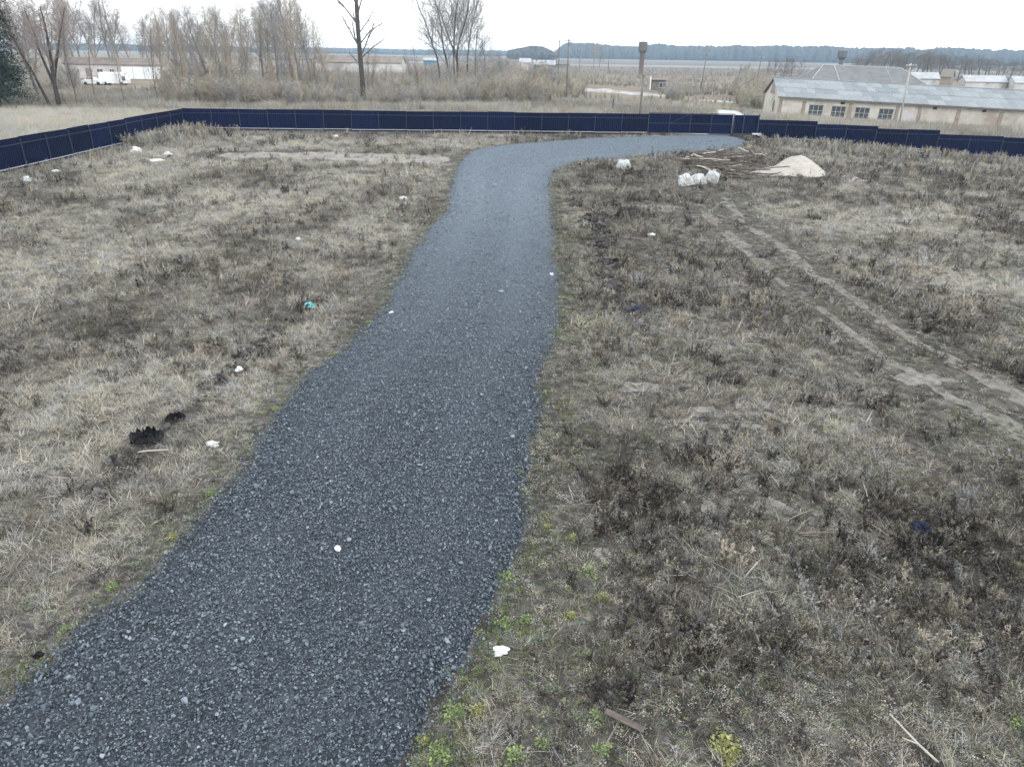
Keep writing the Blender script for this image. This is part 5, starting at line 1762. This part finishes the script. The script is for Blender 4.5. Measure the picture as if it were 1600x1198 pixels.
stick(1424, 1165, .62, .016, 2.15, 'bare pale forked stick in the weeds at the lower right', fork=True, el=.25)
stick(238, 711, .62, .018, .04, 'pale stick lying below the black film')
x, y = ground_at(975, 1132)
o = MB().box((0, 0, 0), (.48, .07, .025)).build('board', M['log'], None, False, (x, y, zg(x, y) + .09), -.52)
o.rotation_euler = (.25, .05, -.52); tag(o, 'short weathered board lying in the weeds at the bottom', 'board')
for u, v, r, sd in ((1010, 1088, .06, 1), (935, 1075, .055, 2), (1140, 1000, .05, 3), (985, 1000, .05, 4), (1015, 1110, .05, 5), (1030, 885, .07, 6), (890, 1130, .05, 7)):
    litter('dark_stone', u, v, r, 60 + sd, 'clod', 'dark stone lying among the weeds right of the near road', 'stone', .75, group='dark stones in the near weeds')

# green weeds along the rim of the road and in the near ground
ME_ROS = [plant_mesh('leaves', leafy_clump(r_, 260, .10, .016, .042)) for _ in range(4)]
ME_STEM = [plant_mesh('stems', blades(r_, 14, .06, .05, .12, .006, .2, .9, .4)) for _ in range(2)]


def fresh_mat(name, stops):
    mt, N, L, P = new_mat(name)
    bv = N.new('ShaderNodeAttribute'); bv.attribute_name = 'bv'
    col = n_ramp(N, L, bv.outputs['Fac'], stops)
    L.new(col, P.inputs['Base Color']); P.inputs['Roughness'].default_value = .6
    return mt


M['leaf_a'] = fresh_mat('fresh_leaf', [(0, (.05, .08, .03)), (.6, (.13, .18, .065)), (1, (.26, .32, .11))])
M['leaf_b'] = fresh_mat('yellowish_leaf', [(0, (.08, .09, .03)), (.6, (.18, .19, .06)), (1, (.32, .32, .11))])
M['leaf_c'] = fresh_mat('grey_leaf', [(0, (.05, .065, .045)), (.6, (.11, .13, .085)), (1, (.20, .225, .15))])
GW_ = [(705, 1110, 1.3, 'a'), (745, 1108, 1.0, 'b'), (790, 905, 1.3, 'a'), (785, 915, 1.0, 'c'), (785, 975, 1.2, 'a'), (820, 970, 1.0, 'a'), (845, 1000, 1.1, 'c'), (915, 890, 1.2, 'a'), (925, 900, .9, 'a'), (890, 895, .9, 'c'),
       (945, 935, 1.0, 'b'), (890, 962, .9, 'b'), (685, 1180, 1.5, 'a'), (660, 1155, .8, 'b'), (720, 1185, 1.1, 'c'), (800, 1180, 1.4, 'a'), (810, 1195, 1.0, 'c'), (850, 1160, 1.0, 'a'), (905, 1120, 1.1, 'c'), (930, 1118, 1.0, 'a'), (945, 1170, 1.0, 'a'),
       (1135, 1165, 1.7, 'b'), (1140, 1180, 1.3, 'b'), (855, 825, .8, 'b'), (895, 840, .9, 'b'), (860, 1075, .9, 'c'), (770, 1020, .7, 'c'), (740, 1080, .9, 'c'), (700, 1055, 1.0, 'c'), (650, 1185, .8, 'c'), (1590, 1130, 1.2, 'a'), (1592, 885, 1.0, 'b'),
       (813, 738, .9, 'a'), (862, 520, 1.2, 'a'), (270, 843, 1.1, 'b'), (335, 775, 1.1, 'a'), (300, 815, 1.0, 'c'), (40, 948, 1.1, 'c'), (175, 920, .9, 'a'), (105, 985, .8, 'a'), (215, 885, .9, 'c'), (385, 705, 1.0, 'c'), (430, 640, 1.1, 'b'), (465, 605, 1.0, 'c'), (520, 555, 1.1, 'b'),
       (1000, 420, 2.0, 'c'), (1060, 425, 2.2, 'a'), (1040, 418, 1.8, 'c'), (945, 465, 1.8, 'c'), (1180, 470, 1.4, 'c'), (1000, 1060, .9, 'c'), (1060, 1000, .9, 'c'), (1200, 1090, .8, 'c'), (575, 505, 1.1, 'b'), (620, 440, 1.2, 'c')]
for i, (u, v, s, kd) in enumerate(GW_):
    x, y = ground_at(u, v)
    root = empty('green_weed', (x, y, zg(x, y) + .01), i * 1.7); root.scale = (s, s, s * .9)
    where = 'gravel rim' if (u < 880 and u > 640) or u < 640 else 'dead weeds right of the road'
    tone_ = {'a': 'bright green', 'b': 'yellow-green', 'c': 'grey-green'}[kd]
    tag(root, '%s low weed growing %s %s' % (tone_, 'by the' if where == 'gravel rim' else 'among the', where), 'weed', '%s weeds %s' % (tone_, where))
    for nm, me in (('leaves', ME_ROS[i % 4]), ('stems', ME_STEM[i % 2])):
        if not me.materials: me.materials.append(M['leaf_a'])
        o = link(nm, me, None, root); o.material_slots[0].link = 'OBJECT'; o.material_slots[0].material = M['leaf_' + kd]

# tall single grass tussocks close by on the right
for i, (u, v, s) in enumerate(((1085, 965, 1.0), (1570, 850, 1.25), (1360, 960, .8), (1230, 955, .8), (1470, 930, .7))):
    x, y = ground_at(u, v)
    me = plant_mesh('stalks', blades(np.random.default_rng(40 + i), 70, .06, .22, .46, .006, .05, .75, .5, 3))
    o = link('grass_tussock', me, M['leaf_d'] if 'leaf_d' in M else M.setdefault('leaf_d', fresh_mat('straw_stalk', [(0, (.2, .185, .15)), (1, (.46, .43, .36))])), None, (x, y, zg(x, y))); o.scale = (s, s, s)
    tag(o, ('tall pale grass tussock in the weeds right of the torn white bag', 'largest pale tussock, with long arching stalks at the right edge', 'pale tussock below the navy canister, the middle of three', 'pale tussock left of the one below the navy canister', 'pale tussock right of the one below the navy canister')[i], 'tussock')

# ------------------------------------------------------------------ the hazy air
mt = bpy.data.materials.new('hazy_air'); mt.use_nodes = True
N, L = mt.node_tree.nodes, mt.node_tree.links
N.remove(N['Principled BSDF'])
pv = N.new('ShaderNodeVolumePrincipled')
pv.inputs['Color'].default_value = (.56, .78, 1.0, 1)
pv.inputs['Density'].default_value = .00024
L.new(pv.outputs[0], N['Material Output'].inputs['Volume'])
hz = MB().box((0, 1980, 11.8), (7400, 4640, 30.4)).build('haze', mt)
tag(hz, kind='stuff')
hz['label'] = 'pale bluish haze over the land'
